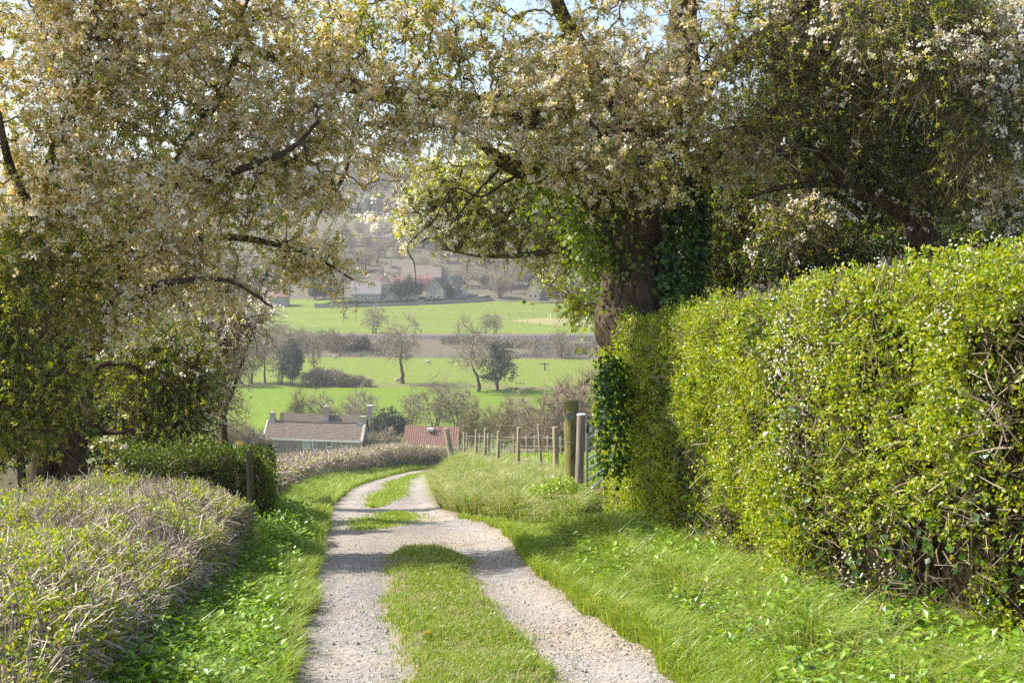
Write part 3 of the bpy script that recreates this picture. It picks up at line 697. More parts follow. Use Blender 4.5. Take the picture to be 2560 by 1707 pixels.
def ivy_on(name, label, base, paths, n, Lr=(.05, .09), drop=0.2, mat='leaf_ivy', side=None, stems=10):
    """Ivy leaves clothing limbs: paths rows (px, py, Y, radius)."""
    r = thing(name, tuple(base), label, 'ivy'); g = Geo(); gs = Geo()
    tot = sum(len(p) for p in paths)
    for j, lb in enumerate(paths):
        a = np.array(lb, float); s = spline(np.c_[W(a[:, 0], a[:, 1], a[:, 2]), a[:, 3]], 60); kk = int(n * len(lb) / tot); i = rng.integers(0, 59, kk); t = rng.random(kk)[:, None]
        c = s[i] * (1 - t) + s[i + 1] * t; T = nrm(s[i + 1, :3] - s[i, :3]); o = rdir(kk); 
        if side is not None: o = o + np.asarray(side)
        o = nrm(o - T * (o * T).sum(1, keepdims=True)); P = c[:, :3] + o * (c[:, 3] * rng.uniform(.95, 1.25, kk) + rng.exponential(.05, kk))[:, None]
        P[:, 2] -= rng.exponential(drop, kk) * (rng.random(kk) < .3)
        L = rng.uniform(*Lr, kk); v, f = kites(P, o * .4 + rdir(kk) * .5 + [0, 0, -.7], o + rdir(kk) * .35, L, L * .95, .06); g.add(v, f)
        for q in range(stems):
            m_ = 14; ii = np.linspace(0, 59, m_).astype(int); ph = rng.random() * 6.28 + np.cumsum(rng.normal(size=m_)) * .25; T = nrm(np.gradient(s[:, :3], axis=0))[ii]
            U = nrm(np.cross(T, [0, 1, .01])); V_ = np.cross(T, U); pp = s[ii, :3] + (U * np.cos(ph)[:, None] + V_ * np.sin(ph)[:, None]) * (s[ii, 3] * 1.08 + .01)[:, None]
            v, f = tubes(pp[None], np.full((1, m_), rng.uniform(.006, .014)), 5); gs.add(v, f, 0, True)
    gs.build('stems', M['bark_mossy'], r, base); g.build('leaves', M[mat], r, base)
    return r

def gz(px, Y, dz=0.):
    p = W(px, 1000, Y); return np.array([p[0], Y, float(ground(p[0], Y)) + dz])
def gpy(px, Y):
    """image row of the ground under column px at distance Y"""
    p = gz(px, Y); d = p[1] * cp - p[2] * sp; return CY - FPX * (p[1] * sp + p[2] * cp) / d

# --- the ivy clad plum tree on the right, its limbs reaching over the lane
TB = gz(1625, 17.6)
trunkR = [(1640, gpy(1640, 17.6) + 12, 17.6, .44), (1632, 1180, 17.6, .43), (1618, 980, 17.55, .46), (1612, 840, 17.5, .49), (1606, 720, 17.5, .53), (1612, 600, 17.5, .55), (1622, 500, 17.5, .50), (1640, 380, 17.5, .36), (1665, 240, 17.5, .28), (1705, 60, 17.4, .2), (1740, -160, 17.3, .12)]
limbA = [(1600, 640, 17.4, .36), (1545, 540, 17.3, .26), (1470, 478, 17.2, .19), (1390, 440, 17.1, .155), (1310, 425, 17.0, .14), (1255, 400, 16.9, .10), (1200, 350, 16.8, .05), (1150, 330, 16.7, .02)]
limbA2 = [(1310, 425, 17.0, .035), (1265, 455, 16.7, .022), (1205, 490, 16.5, .017), (1130, 470, 16.4, .012), (1085, 545, 16.3, .009), (1020, 612, 16.2, .007), (1035, 660, 16.2, .007), (1040, 720, 16.2, .004)]
limbA3 = [(1260, 410, 16.9, .035), (1190, 480, 16.6, .019), (1130, 560, 16.4, .012), (1090, 600, 16.3, .006)]
limbB = [(1618, 560, 17.5, .34), (1575, 440, 17.3, .24), (1480, 345, 17.0, .19), (1380, 305, 16.8, .16), (1290, 288, 16.6, .14), (1160, 268, 16.4, .125), (1040, 246, 16.3, .115), (950, 232, 16.2, .105), (870, 212, 16.1, .10), (790, 186, 16.0, .085), (700, 150, 15.9, .07), (620, 110, 15.8, .055), (560, 50, 15.7, .04), (500, -20, 15.7, .025)]
limbB2 = [(900, 222, 16.1, .05), (880, 330, 16.0, .03), (856, 440, 15.9, .026), (806, 520, 15.9, .018), (780, 580, 15.9, .008)]
limbC = [(1600, 480, 17.5, .28), (1560, 330, 17.3, .2), (1490, 200, 17.1, .14), (1420, 60, 16.9, .10), (1360, -120, 16.8, .06)]
limbD = [(1640, 520, 17.5, .25), (1740, 400, 17.2, .16), (1880, 320, 16.8, .11), (2000, 270, 16.5, .08), (2100, 200, 16.3, .05)]
limbE = [(1680, 300, 17.4, .18), (1800, 180, 17.0, .12), (1900, 90, 16.7, .08), (1990, -40, 16.5, .05)]
mixB = {'leaf_spring': (9., 'leaf', .0, .72), 'leaf_bronze': (5.5, 'leaf', .34, 1.), 'blossom_peach': (13., 'flower', .30, .86), 'blossom_white': (13., 'flower', .44, 1.)}
mixR = {'leaf_spring': (10., 'leaf', .0, .74), 'leaf_bronze': (5.0, 'leaf', .42, 1.), 'blossom_peach': (10., 'flower', .36, .9), 'blossom_white': (11., 'flower', .48, 1.)}
treeR, TR, NR = bloom_tree('plum_tree', 'old plum tree with a thick ivy clad trunk, its long limb arching over the lane', TB,
    [trunkR, limbA, limbA2, limbA3, limbB, limbB2, limbC, limbD, limbE],
    [(1050, 90, 16.4, 260, 190, 1.3), (900, 60, 16.2, 240, 170, 1.2), (820, 190, 15.6, 190, 90, .7, 17000), (1020, 250, 15.8, 170, 90, .7, 15000), (1200, 300, 15.9, 160, 80, .7, 12000), (1270, 180, 16.5, 260, 230, 1.5), (1480, 230, 16.5, 240, 270, 1.6), (1700, 200, 16.4, 260, 290, 1.6), (1620, 420, 16.0, 230, 110, 1.1), (1430, 400, 16.2, 160, 90, .9), (1900, 330, 16.3, 220, 180, 1.2), (1080, 350, 16.4, 190, 80, .8), (960, 400, 16.0, 120, 100, .7, 13000), (930, 320, 15.8, 130, 80, .6, 9000), (1010, 530, 16.3, 110, 60, .5, 2500), (1300, -170, 16.5, 600, 150, 1.5, 60000), (1900, 60, 16.5, 200, 160, 1.3)],
    2600, 2.7, (.14, .44), mixR, droop=.25)
ivy_on('ivy', 'dark glossy ivy covering the right side of the thick tree trunk', TB, [[(x + 34, y, Y - .05, r * .92) for x, y, Y, r in trunkR[1:8]]], 6000, side=(.95, -.45, 0), stems=7)
ivy_on('ivy', 'ivy hanging in tufts from the low limb left of the trunk', W(1470, 478, 17.2), [[(1590, 660, 17.3, .3), (1530, 560, 17.2, .26), (1470, 490, 17.1, .2), (1390, 450, 17.0, .16), (1300, 425, 16.9, .12)], [(1478, 660, 17.3, .08), (1470, 600, 17.2, .16), (1450, 530, 17.2, .16)]], 2000, Lr=(.045, .08), drop=.4, stems=2, mat='leaf_shrub')  # lighter leaf material than the trunk ivy: sunlight put into the colour
ivy_on('ivy', 'ivy growing up through the hedge end at the tree foot', W(1520, 900, 16.2), [[(1530, 900, 16.3, .10), (1525, 960, 16.1, .12), (1530, 1050, 16.0, .14), (1540, 1180, 15.9, .12)]], 1100, Lr=(.05, .08), stems=2)

# --- the blossom tree on the left
LB = gz(180, 15.6)
L1 = [(180, gpy(180, 15.6) + 15, 15.6, .27), (178, 1180, 15.6, .20), (172, 1110, 15.6, .17), (185, 1010, 15.6, .13), (215, 880, 15.5, .095), (290, 700, 15.4, .075), (380, 520, 15.4, .06), (470, 360, 15.4, .05), (560, 220, 15.4, .05), (620, 60, 15.4, .03)]
L2 = [(95, gpy(95, 15.5) + 10, 15.5, .16), (115, 1150, 15.5, .14), (150, 1060, 15.5, .12), (160, 980, 15.4, .10), (120, 830, 15.2, .08), (90, 650, 15.0, .07), (110, 450, 14.9, .055), (180, 260, 14.9, .04), (230, 100, 14.9, .03)]
L3 = [(165, 1040, 15.5, .11), (190, 1005, 15.4, .10), (225, 1030, 15.3, .09), (250, 1068, 15.25, .06), (285, 1082, 15.2, .035), (330, 1075, 15.1, .012)]
L4 = [(225, 1000, 15.5, .05), (232, 960, 15.4, .042), (249, 916, 15.35, .038), (291, 906, 15.3, .034), (333, 916, 15.3, .028), (360, 936, 15.3, .014)]
L5 = [(300, 690, 15.4, .08), (420, 620, 15.5, .06), (560, 590, 15.6, .05), (680, 610, 15.7, .035), (780, 640, 15.7, .022), (880, 700, 15.7, .010)]
L6 = [(200, 900, 15.5, .08), (330, 760, 15.2, .05), (430, 710, 15.0, .04), (560, 700, 14.9, .025), (680, 770, 14.9, .01)]
L7 = [(110, 620, 15, .06), (40, 450, 14.6, .05), (0, 300, 14.4, .04), (-60, 120, 14.2, .03)]
L8 = [(400, 480, 15.4, .07), (560, 430, 15.2, .05), (720, 380, 15.1, .035), (800, 300, 15, .02)]
treeL, TLf, NL = bloom_tree('blossom_tree', 'blossoming tree on the left, white and peach flowers drooping over the lane', LB,
    [L1, L2, L3, L4, L5, L6, L7, L8],
    [(150, 190, 14.9, 270, 250, 1.5), (420, 160, 15.2, 300, 240, 1.5), (250, 20, 15.0, 420, 90, 1.0, 30000), (700, 30, 15.4, 200, 90, .8, 14000), (640, 300, 15.5, 230, 230, 1.2), (350, 430, 15.0, 320, 230, 1.5), (110, 520, 14.6, 220, 220, 1.3), (560, 520, 15.4, 220, 160, 1.2), (480, 670, 15.3, 220, 100, .9), (230, 690, 15.0, 200, 130, 1.0), (740, 630, 15.7, 140, 80, .6), (620, 730, 15.2, 120, 60, .5, 5000), (380, 770, 15.1, 140, 60, .7, 7000), (850, 480, 15.6, 90, 70, .5, 3500), (300, -200, 14.8, 600, 180, 1.8, 70000), (-230, 60, 14.2, 230, 300, 1.0, 30000), (860, 690, 15.7, 50, 40, .3, 1500), (800, 330, 15.4, 120, 120, .7, 13000), (760, 470, 15.5, 120, 80, .6, 9000), (210, 790, 14.7, 120, 100, .6, 17000)],  # far left blob is out of view, added to cast shade on the lane
    3200, 2.8, (.14, .46), mixB, droop=.3)

# --- yellow green blossom tree behind the trunk
YB = gz(1560, 25)
bloom_tree('blossom_tree', 'sunlit yellow green tree with cream blossom filling the gap under the low limb', YB,
    [[(1560, gpy(1560, 25) + 8, 25, .2), (1570, 1000, 25, .16), (1540, 760, 25, .12), (1440, 640, 24.8, .08), (1300, 640, 24.6, .05), (1220, 640, 24.5, .03), (1100, 625, 24.4, .01)], [(1545, 780, 25, .1), (1500, 560, 25, .08), (1400, 430, 24.8, .05), (1300, 330, 24.6, .03)], [(1560, 700, 25, .08), (1620, 450, 25.2, .07), (1650, 200, 25.2, .04)]],
    [(1330, 540, 24.8, 220, 120, 1.0), (1200, 580, 24.6, 130, 70, .8), (1250, 440, 24.8, 180, 110, 1.1), (1420, 640, 24.9, 130, 110, 1.2), (1450, 480, 25, 160, 160, 1.4), (1120, 470, 24.7, 140, 80, .8, 15000), (1060, 540, 24.6, 100, 70, .6, 8000), (1200, 530, 24.7, 140, 90, .9), (1520, 300, 25, 260, 180, 1.5), (1455, 770, 25, 70, 50, .7, 5000)],
    2100, 3.0, (.2, .55), {'leaf_lime': (13, 'leaf', .0, .85), 'blossom_cream': (18, 'flower', .34, 1.)}, bark='bark_mossy', r0=.005, tw_r=.0040, leafL=(.035, .07))

# --- thicket of small trees behind the tall hedge
def rtree(name, label, px, Y, limbs, blobs, n, leaves, group=None, **k):
    b = gz(px, Y); L0 = [(px, gpy(px, Y) + 10, Y, limbs[0][0][3])] + limbs[0]
    return bloom_tree(name, label, b, [L0] + limbs[1:], blobs, n, k.pop('per', 5.), k.pop('tl', (.18, .5)), leaves, group=group, **k)
mixD = {'leaf_dark': (8, 'leaf', .0, .7), 'leaf_shrub': (6, 'leaf', .35, 1.)}
mixS = {'leaf_shrub': (6.5, 'leaf', 0, 1.), 'leaf_spring': (3.5, 'leaf', .5, 1.), 'blossom_white': (1.5, 'flower', .6, 1.)}
mixW = {'leaf_spring': (3.5, 'leaf', 0, .7), 'leaf_dark': (3.0, 'leaf', .0, .5), 'blossom_white': (5, 'flower', .46, 1.), 'blossom_peach': (3.5, 'flower', .5, .9)}
rtree('plum_tree', 'leaning tree behind the tall hedge with dark crossing boughs and pale flowers', 2330, 16.6,
    [[(2330, 700, 16.6, .20), (2300, 590, 16.6, .17), (2200, 480, 16.5, .13), (2120, 410, 16.4, .12), (2050, 340, 16.3, .10), (2005, 290, 16.2, .07), (1960, 200, 16.2, .05)], [(2250, 540, 16.5, .12), (2130, 470, 16.3, .10), (2050, 390, 16.1, .07), (1930, 385, 16.0, .05)], [(2290, 580, 16.6, .14), (2340, 420, 16.4, .12), (2420, 250, 16.2, .09), (2460, 80, 16, .06)], [(2180, 470, 16.5, .07), (2060, 460, 16.3, .055), (1950, 470, 16.2, .035), (1870, 500, 16.1, .02)]],
    [(2200, 230, 16.2, 260, 210, 1.4), (2450, 200, 16, 220, 240, 1.5), (2450, 440, 16, 190, 110, 1.1), (2000, 330, 16.1, 160, 130, 1), (2250, 410, 16.2, 200, 90, .9), (2250, -120, 16, 400, 140, 1.4, 50000), (2050, 100, 16.2, 200, 160, 1.2)],
    2300, mixW, bias=(0, 0, -.1), droop=.2)
rtree('plum_tree', 'sunlit mossy limb slanting across the upper right corner with blossom', 1960, 18.5,
    [[(1990, 640, 18.5, .13), (2030, 470, 18.4, .12), (1960, 280, 18.2, .11), (1955, 60, 17.2, .10), (2080, -8, 15.6, .095), (2180, 30, 15.2, .085), (2290, 78, 15.0, .075), (2400, 115, 14.9, .06), (2500, 190, 14.8, .04)], [(2170, 30, 15.2, .05), (2250, 25, 15, .045), (2340, 55, 14.9, .04), (2380, 110, 14.8, .03)]],
    [(2400, 130, 14.8, 200, 150, .8), (2300, 40, 15, 250, 120, .8), (2480, 330, 14.8, 120, 160, .7), (1990, 560, 18, 120, 90, .6, 12000)], 900, mixW, bark='bark', droop=.3)
rtree('hawthorn_tree', 'dark leafy hawthorn thicket directly right of the ivy trunk', 1830, 20,
    [[(1830, 760, 20, .12), (1850, 560, 20, .1), (1880, 380, 20, .07), (1900, 200, 20, .04)], [(1840, 700, 20, .07), (1780, 520, 20, .05), (1760, 380, 20, .03)], [(1840, 660, 20, .07), (1960, 520, 20, .05)]],
    [(1800, 560, 20, 150, 160, 1.2), (1950, 560, 20, 170, 140, 1.2), (1900, 380, 20.4, 200, 160, 1.3), (1760, 700, 20, 90, 80, .9), (1880, 680, 20, 180, 70, 1.0)], 1500, mixS, twigm='twig_dark', leafL=(.03, .06))
rtree('hawthorn_tree', 'dense dark green thicket behind the top of the tall hedge', 2180, 19,
    [[(2180, 640, 19, .14), (2190, 480, 19, .1), (2230, 300, 19, .07), (2260, 100, 19, .05)], [(2185, 560, 19, .08), (2080, 480, 19, .05)], [(2190, 560, 19, .08), (2330, 460, 19, .05), (2430, 380, 19, .03)]],
    [(2120, 560, 19, 190, 110, 1.2), (2320, 520, 18.8, 190, 130, 1.2), (2480, 520, 18.5, 150, 140, 1.2), (2050, 640, 18.5, 230, 60, .8, 22000), (2350, 600, 18, 220, 60, .8, 16000), (2250, 330, 19, 260, 180, 1.4), (2480, 260, 18.6, 150, 240, 1.3), (2050, 230, 19, 200, 260, 1.4), (2300, 60, 19, 300, 150, 1.4)], 2600, mixD, leafL=(.035, .07), r0=.005)

# --- left side shrubs
rtree('hawthorn_tree', 'upright green hawthorn between the left trunks and the lane hedge', 400, 18.6,
    [[(405, 1090, 18.6, .07), (410, 950, 18.6, .05), (420, 820, 18.6, .03)], [(400, 1130, 18.6, .05), (340, 980, 18.6, .035), (330, 850, 18.6, .02)], [(410, 1120, 18.6, .05), (470, 990, 18.6, .03), (500, 880, 18.6, .02)]] + [[(300 + 22 * i, 1220, 18.4, .028), (310 + 20 * i, 1100, 18.4, .022), (300 + 26 * i, 960, 18.4, .012)] for i in range(8)],
    [(420, 880, 18.6, 110, 130, 1.0), (440, 1050, 18.5, 105, 120, .9), (340, 960, 18.7, 110, 160, 1.0), (500, 960, 18.6, 60, 110, .6), (350, 1120, 18.6, 100, 90, .9)], 1000, {'leaf_shrub': (6, 'leaf', 0, 1.), 'leaf_spring': (3.0, 'leaf', .3, 1.), 'blossom_white': (2.4, 'flower', .6, 1.)}, leafL=(.028, .055), per=4.2)
rtree('hawthorn_tree', 'yellow green hawthorn shrub at the left edge in front of the shaded trunks', -20, 14.4,
    [[(-20, 1150, 14.4, .08), (0, 950, 14.4, .06), (40, 800, 14.4, .04), (90, 640, 14.4, .02)], [(-15, 1050, 14.4, .05), (60, 900, 14.4, .03), (120, 820, 14.3, .015)], [(-20, 1100, 14.4, .05), (-90, 850, 14.4, .04), (-80, 650, 14.4, .02)]],
    [(40, 760, 14.4, 110, 130, .8), (20, 960, 14.3, 130, 120, .8), (-90, 850, 14.4, 110, 220, .9), (150, 980, 14.2, 90, 100, .5, 11000), (60, 1080, 14.3, 130, 60, .6, 5000), (60, 620, 14.5, 90, 80, .6)], 1150, {'leaf_spring': (10, 'leaf', 0, .9), 'leaf_shrub': (6, 'leaf', .4, 1.)}, bark='bark_mossy', twigm='twig_dark', leafL=(.025, .052), per=3.6)
rtree('blackthorn_bush', 'pale flowering blackthorn beyond the left trees, white flowers over the far field', 560, 24,
    [[(560, 1100, 24, .06), (550, 950, 24, .05), (560, 840, 24, .03)], [(555, 1050, 24, .04), (610, 900, 24, .025), (640, 800, 24, .01)]],
    [(560, 860, 24, 70, 90, .8), (620, 790, 24, 70, 50, .6), (530, 970, 24, 60, 80, .8), (500, 800, 24.3, 80, 90, .9)], 520, {'blossom_white': (9, 'flower', .35, 1.), 'leaf_spring': (4, 'leaf', .0, .6)}, twigm='twig_pale', tw_r=.005, tl=(.2, .6))
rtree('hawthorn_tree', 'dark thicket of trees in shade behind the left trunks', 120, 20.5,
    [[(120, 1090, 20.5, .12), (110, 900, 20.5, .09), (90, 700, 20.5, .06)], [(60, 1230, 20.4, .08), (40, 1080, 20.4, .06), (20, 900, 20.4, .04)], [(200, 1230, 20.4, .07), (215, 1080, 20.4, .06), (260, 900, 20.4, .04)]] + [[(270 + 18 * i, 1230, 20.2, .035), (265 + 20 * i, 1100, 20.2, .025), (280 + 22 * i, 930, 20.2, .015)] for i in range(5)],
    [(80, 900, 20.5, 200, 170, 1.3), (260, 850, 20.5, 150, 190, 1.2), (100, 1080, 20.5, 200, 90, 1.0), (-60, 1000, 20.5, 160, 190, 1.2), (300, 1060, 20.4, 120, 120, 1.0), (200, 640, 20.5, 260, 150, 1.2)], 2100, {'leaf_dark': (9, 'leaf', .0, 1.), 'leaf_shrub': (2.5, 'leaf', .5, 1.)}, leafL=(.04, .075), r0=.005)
# ================================================================== posts and fences by the lane
M['post_wood'] = surf_mat('post_wood', [(.16, .13, .09), (.34, .28, .19), (.48, .41, .29)], 9, (3, 3, .35), .9, .5, 6, .01, .1)
M['post_moss'] = surf_mat('post_moss', [(.08, .075, .035), (.19, .17, .07), (.29, .265, .11)], 7, (2, 2, .4), .9, .5, 6, .01, .1)
M['post_dark'] = surf_mat('post_dark', [(.07, .06, .035), (.14, .12, .065), (.20, .17, .09)], 9, (3, 3, .35), .9, .5, 6, .01, .1)
M['wire'] = flat_mat('galvanised_wire', (.26, .25, .23), .6, .3)
M['plate_white'] = flat_mat('plate_white', (.75, .75, .73), .5); M['plate_black'] = flat_mat('plate_black', (.02, .02, .02), .5)

def post_geo(b, t, r, sides=12, top=.0):
    g = Geo(); b, t = np.array(b, float), np.array(t, float); ax = nrm((t - b)[None])[0]
    P = np.stack([b, b * .5 + t * .5, t - ax * r * .35, t]); Rr = np.array([r * 1.04, r, r * .98, r * .90])
    v, f = tubes(P[None], Rr[None], sides); v = v + (vnoise(v, .05, 3)[:, None] - .5) * r * .12
    if top: v[-sides:, 2] += (v[-sides:, 0] - t[0]) * top
    g.add(v, f, 0, True); g.add(v[-sides:].copy(), [list(range(sides))]); return g

def lone_post(name, label, px0, py_top, px1, Y, w, mat, cat='post', **k):
    b = gz(px1, Y, -.25); t = W(px0, py_top, Y); r = thing(name, (b[0], b[1], b[2] + .25), label, cat)
    post_geo(b, t, w / 2, **k).build('shaft', M[mat], r, r.location); return r, b, t
# tall mossy gate post with a small black and white plate
r, b, t = lone_post('gate_post', 'tall thick mossy gate post carrying a small black and white plate', 1427, 1000, 1434, 24.2, .29, 'post_moss', top=.10)
pc = W(1423, 1037, 24.2) + np.array([0, -.165, 0]); g = Geo(); g.box(pc + [-.055, 0, -.067], pc + [.055, .012, .067], 0); sg = g.build('sign_plate', M['plate_white'], r, r.location)
g = Geo()
g.box(pc + [-.048, -.004, .012], pc + [.048, -.0005, .060], 0); g.box(pc + [-.048, -.004, -.022], pc + [.048, -.0005, .004], 0); g.box(pc + [-.048, -.004, -.060], pc + [.048, -.0005, -.034], 0)
for k_, (zz, a0, a1) in enumerate([(.046, -.035, .03), (.032, -.03, .036), (.020, -.036, .012), (-.010, -.036, .036), (-.046, -.03, .03)]):
    for q in range(7):
        if q != 3 + k_ % 2: g.box(pc + [a0 + (a1 - a0) * q / 7, -.007, zz - .003], pc + [a0 + (a1 - a0) * (q + .7) / 7, -.0045, zz + .003], 1)
g.build('lettering', [M['plate_black'], M['plate_white']], sg, r.location)
th = np.linspace(0, 2 * np.pi, 15); c0 = W(1430, 1104, 24.2); v, f = tubes((c0 + np.stack([np.cos(th) * .152, np.sin(th) * .152, .01 * np.sin(th * 2)], -1))[None], np.full((1, 15), .004), 5); Geo().add(v, f).build('wire_loop', M['wire'], r, r.location)
# smooth round grey post with gate fittings
r, b, t = lone_post('gate_post', 'smooth round grey gate post beside the mossy one, pale flat top', 1453, 1037, 1447, 23.2, .155, 'post_dark')
r.children[0].data.materials[0] = surf_mat('post_grey', [(.16, .13, .105), (.24, .20, .165), (.32, .27, .22)], 8, (3, 3, .25), .8, .3, 5, .005, .25)
tt = W(1453, 1036, 23.2); v, f = tubes([[tt + [0, 0, -.012], tt + [0, 0, .012]]], [[.082, .08]], 16); g = Geo().add(v, f); g.add(v[-16:], [list(range(16))]); g.build('cap', M['plate_white'], r, r.location)
# metal gate leaf seen end on, behind the smooth post
gp = W(1466, 1120, 23.9); gb = float(ground(gp[0], 23.9)); r = thing('metal_gate', (gp[0], 23.9, gb), 'grey green metal gate seen end on between the smooth post and the hedge', 'gate')
M['gate_metal'] = flat_mat('gate_metal', (.30, .36, .31), .45, .6)
for i in range(6):
    z = gb + .12 + i * .20; P = np.array([[gp[0], 23.7, z], [gp[0] + .55, 26.4, z - .2]]); v, f = tubes(P[None], [[.021, .021]], 8); Geo().add(v, f).build('rail', M['gate_metal'], r, r.location)
for yy, dx, dz in ((23.7, 0, 0), (26.4, .55, -.2)):
    v, f = tubes([[[gp[0] + dx, yy, gb + .05 + dz], [gp[0] + dx, yy, gb + 1.42 + dz]]], [[.026, .026]], 8); Geo().add(v, f).build('stile', M['gate_metal'], r, r.location)
hp = W(1470, 1068, 23.6); g = Geo(); g.box(hp + [-.03, -.02, -.10], hp + [.015, .02, .10], 0); g.build('latch', M['plate_black'], r, r.location)
g = Geo(); g.box(hp + [.02, -.03, -.08], hp + [.075, .01, .01], 0); g.build('catch_plate', M['plate_white'], r, r.location)
# gateway posts on the left
lone_post('fence_post', 'dark slim fence post standing before the shaded left hedge', 623, 1127, 625, 15.2, .082, 'post_dark')
lone_post('fence_post', 'short dark fence post half lost in the shaded hedge', 577, 1180, 576, 16.4, .10, 'post_dark')
br = W(600, 1260, 15.6); bg = thing('wooden_strut', tuple(W(570, 1330, 15.9)), 'weathered wooden strut leaning against the slim dark fence post', 'strut')
v, f = tubes([[W(568, 1335, 15.9), W(612, 1245, 15.35)]], [[.035, .03]], 6); Geo().add(v, f, 0, True).build('pole', M['post_wood'], bg, bg.location)

# roadside wire fence
def fence(name, label, posts, mat, wires, wr, sheep_net=False, group=None):
    p0 = gz(posts[0][0], posts[0][2]); r = thing(name, tuple(p0), label, 'fence', group); tops = []
    for (px, py, Y, px1, w) in posts:
        b = gz(px1, Y, -.2); t = W(px, py, Y); post_geo(b, t, w / 2, 8).build('post', M[mat], r, r.location); bb = gz(px1, Y); tops.append((bb, t))
    g = Geo()
    for h in wires:
        q = np.array([b + (t - b) * h for b, t in tops]); q[:, 1] -= .05
        s = [];
        for k in range(len(q) - 1):
            ts = np.linspace(0, 1, 7)[:, None]; seg = q[k] * (1 - ts) + q[k + 1] * ts; seg[:, 2] -= .05 * np.sin(ts[:, 0] * np.pi) * min(1, np.linalg.norm(q[k + 1] - q[k]) / 3); s.append(seg)
        s = np.vstack(s); v, f = tubes(s[None], np.full((1, len(s)), wr), 4); g.add(v, f)
    if sheep_net:
        for k in range(len(tops) - 1):
            (b0, t0), (b1, t1) = tops[k], tops[k + 1]; n = max(3, int(np.linalg.norm(b1 - b0) / .3))
            for u in np.linspace(0, 1, n)[1:-1]:
                a = (b0 * (1 - u) + b1 * u) + [0, -.05, .05]; c = (t0 * .78 + b0 * .22) * (1 - u) + (t1 * .78 + b1 * .22) * u + [0, -.05, -.03]; v, f = tubes([[a, c]], [[wr * .8] * 2], 3); g.add(v, f)
    g.build('wire', M['wire'], r, r.location); return r
fence('wire_fence', 'post and wire fence with leaning grey posts along the top of the right bank',
      [(1523 * 0 + 1388, 1067, 30.5, 1392, .135), (1346, 1060, 31.5, 1357, .07), (1297, 1068, 33, 1295, .095), (1247, 1077, 37, 1244, .10), (1214, 1072, 43, 1212, .11), (1191, 1073, 48, 1190, .11), (1160, 1079, 55, 1162, .10), (1146, 1087, 62, 1150, .09)], 'post_wood', [.30, .55, .80], .0035, True)
lone_post('strainer_post', 'thick leaning strainer post at the far end of the bank fence', 1115, 1070, 1134, 52, .24, 'post_wood', top=-.3)
lone_post('fence_post', 'thin grey stake behind the middle of the bank fence', 1221, 1084, 1221, 52, .11, 'post_wood')
fence('wire_fence', 'farther wire fence of thin stakes across the field behind the bank',
      [(1172 + i * 28 + (i * 37 % 11) - 5, 1082 + (i * 53 % 13), 78 - i * 1.2, 1172 + i * 28 + (i * 37 % 11) - 5 + (i % 3), .10) for i in range(10)], 'post_wood', [.5, .9], .010)
# ================================================================== buildings
M['render_grey'] = surf_mat('render_grey', [(.20, .185, .155), (.29, .27, .23), (.36, .34, .29)], 1.5, (1, 1, 1), .9, .3, 7, .02, .1)
M['stone'] = surf_mat('cottage_stone', [(.26, .23, .18), (.38, .34, .27), (.47, .42, .33)], 2.2, (1, 1, 1.6), .9, .4, 7, .03, .1)
M['stone_warm'] = surf_mat('village_stone', [(.42, .34, .22), (.52, .43, .29), (.60, .51, .36)], 1.2, (1, 1, 1.6), .9, .3, 6, .03, .1)
M['stone_grey'] = surf_mat('wall_stone_grey', [(.22, .21, .19), (.32, .31, .28)], 1.2, (1, 1, 1.6), .9, .3, 6, .03, .1)
M['white_paint'] = flat_mat('white_paint', (.80, .80, .78), .5)
M['glass'] = flat_mat('window_glass', (.03, .045, .045), .08, 0, .8)
M['glass_green'] = flat_mat('curtained_glass', (.30, .42, .36), .15, 0, .6)
M['lead'] = flat_mat('lead_flashing', (.30, .33, .37), .6)
M['slate'] = tile_mat('slate_roof', (.10, .11, .125), (.15, .155, .17), (.05, .05, .06), .3, .3)
M['tile_brown'] = tile_mat('brown_pantiles', (.20, .15, .112), (.28, .215, .162), (.055, .045, .038))
M['tile_red'] = tile_mat('red_pantiles', (.27, .13, .095), (.36, .19, .14), (.09, .05, .04), .30, .34)
M['tile_village_red'] = tile_mat('village_red_tiles', (.18, .105, .088), (.21, .13, .108), (.18, .10, .085), .4, .4)
M['tile_village_brown'] = tile_mat('village_brown_tiles', (.20, .155, .12), (.25, .195, .15), (.15, .12, .10), .4, .4)
M['tile_grey'] = tile_mat('village_grey_tiles', (.26, .24, .23), (.32, .29, .28), (.18, .17, .17), .4, .4)

def uv_quads(o, quads):
    """planar metre UVs for roof slopes: u along the ridge, v up the slope"""
    me = o.data; uv = me.uv_layers.new(name='UVMap')
    for p in me.polygons:
        n = p.normal; u = Vector((-n.y, n.x, 0)); u = u.normalized() if u.length > 1e-4 else Vector((1, 0, 0)); v = n.cross(u)
        for li in p.loop_indices:
            c = me.vertices[me.loops[li].vertex_index].co; uv.data[li].uv = (c.dot(u), c.dot(v))
    return o

def xf(pts, rz, loc=(0, 0, 0)):
    c, s = math.cos(rz), math.sin(rz); p = np.asarray(pts, float); return np.stack([p[..., 0] * c - p[..., 1] * s, p[..., 0] * s + p[..., 1] * c, p[..., 2]], -1) + np.asarray(loc)

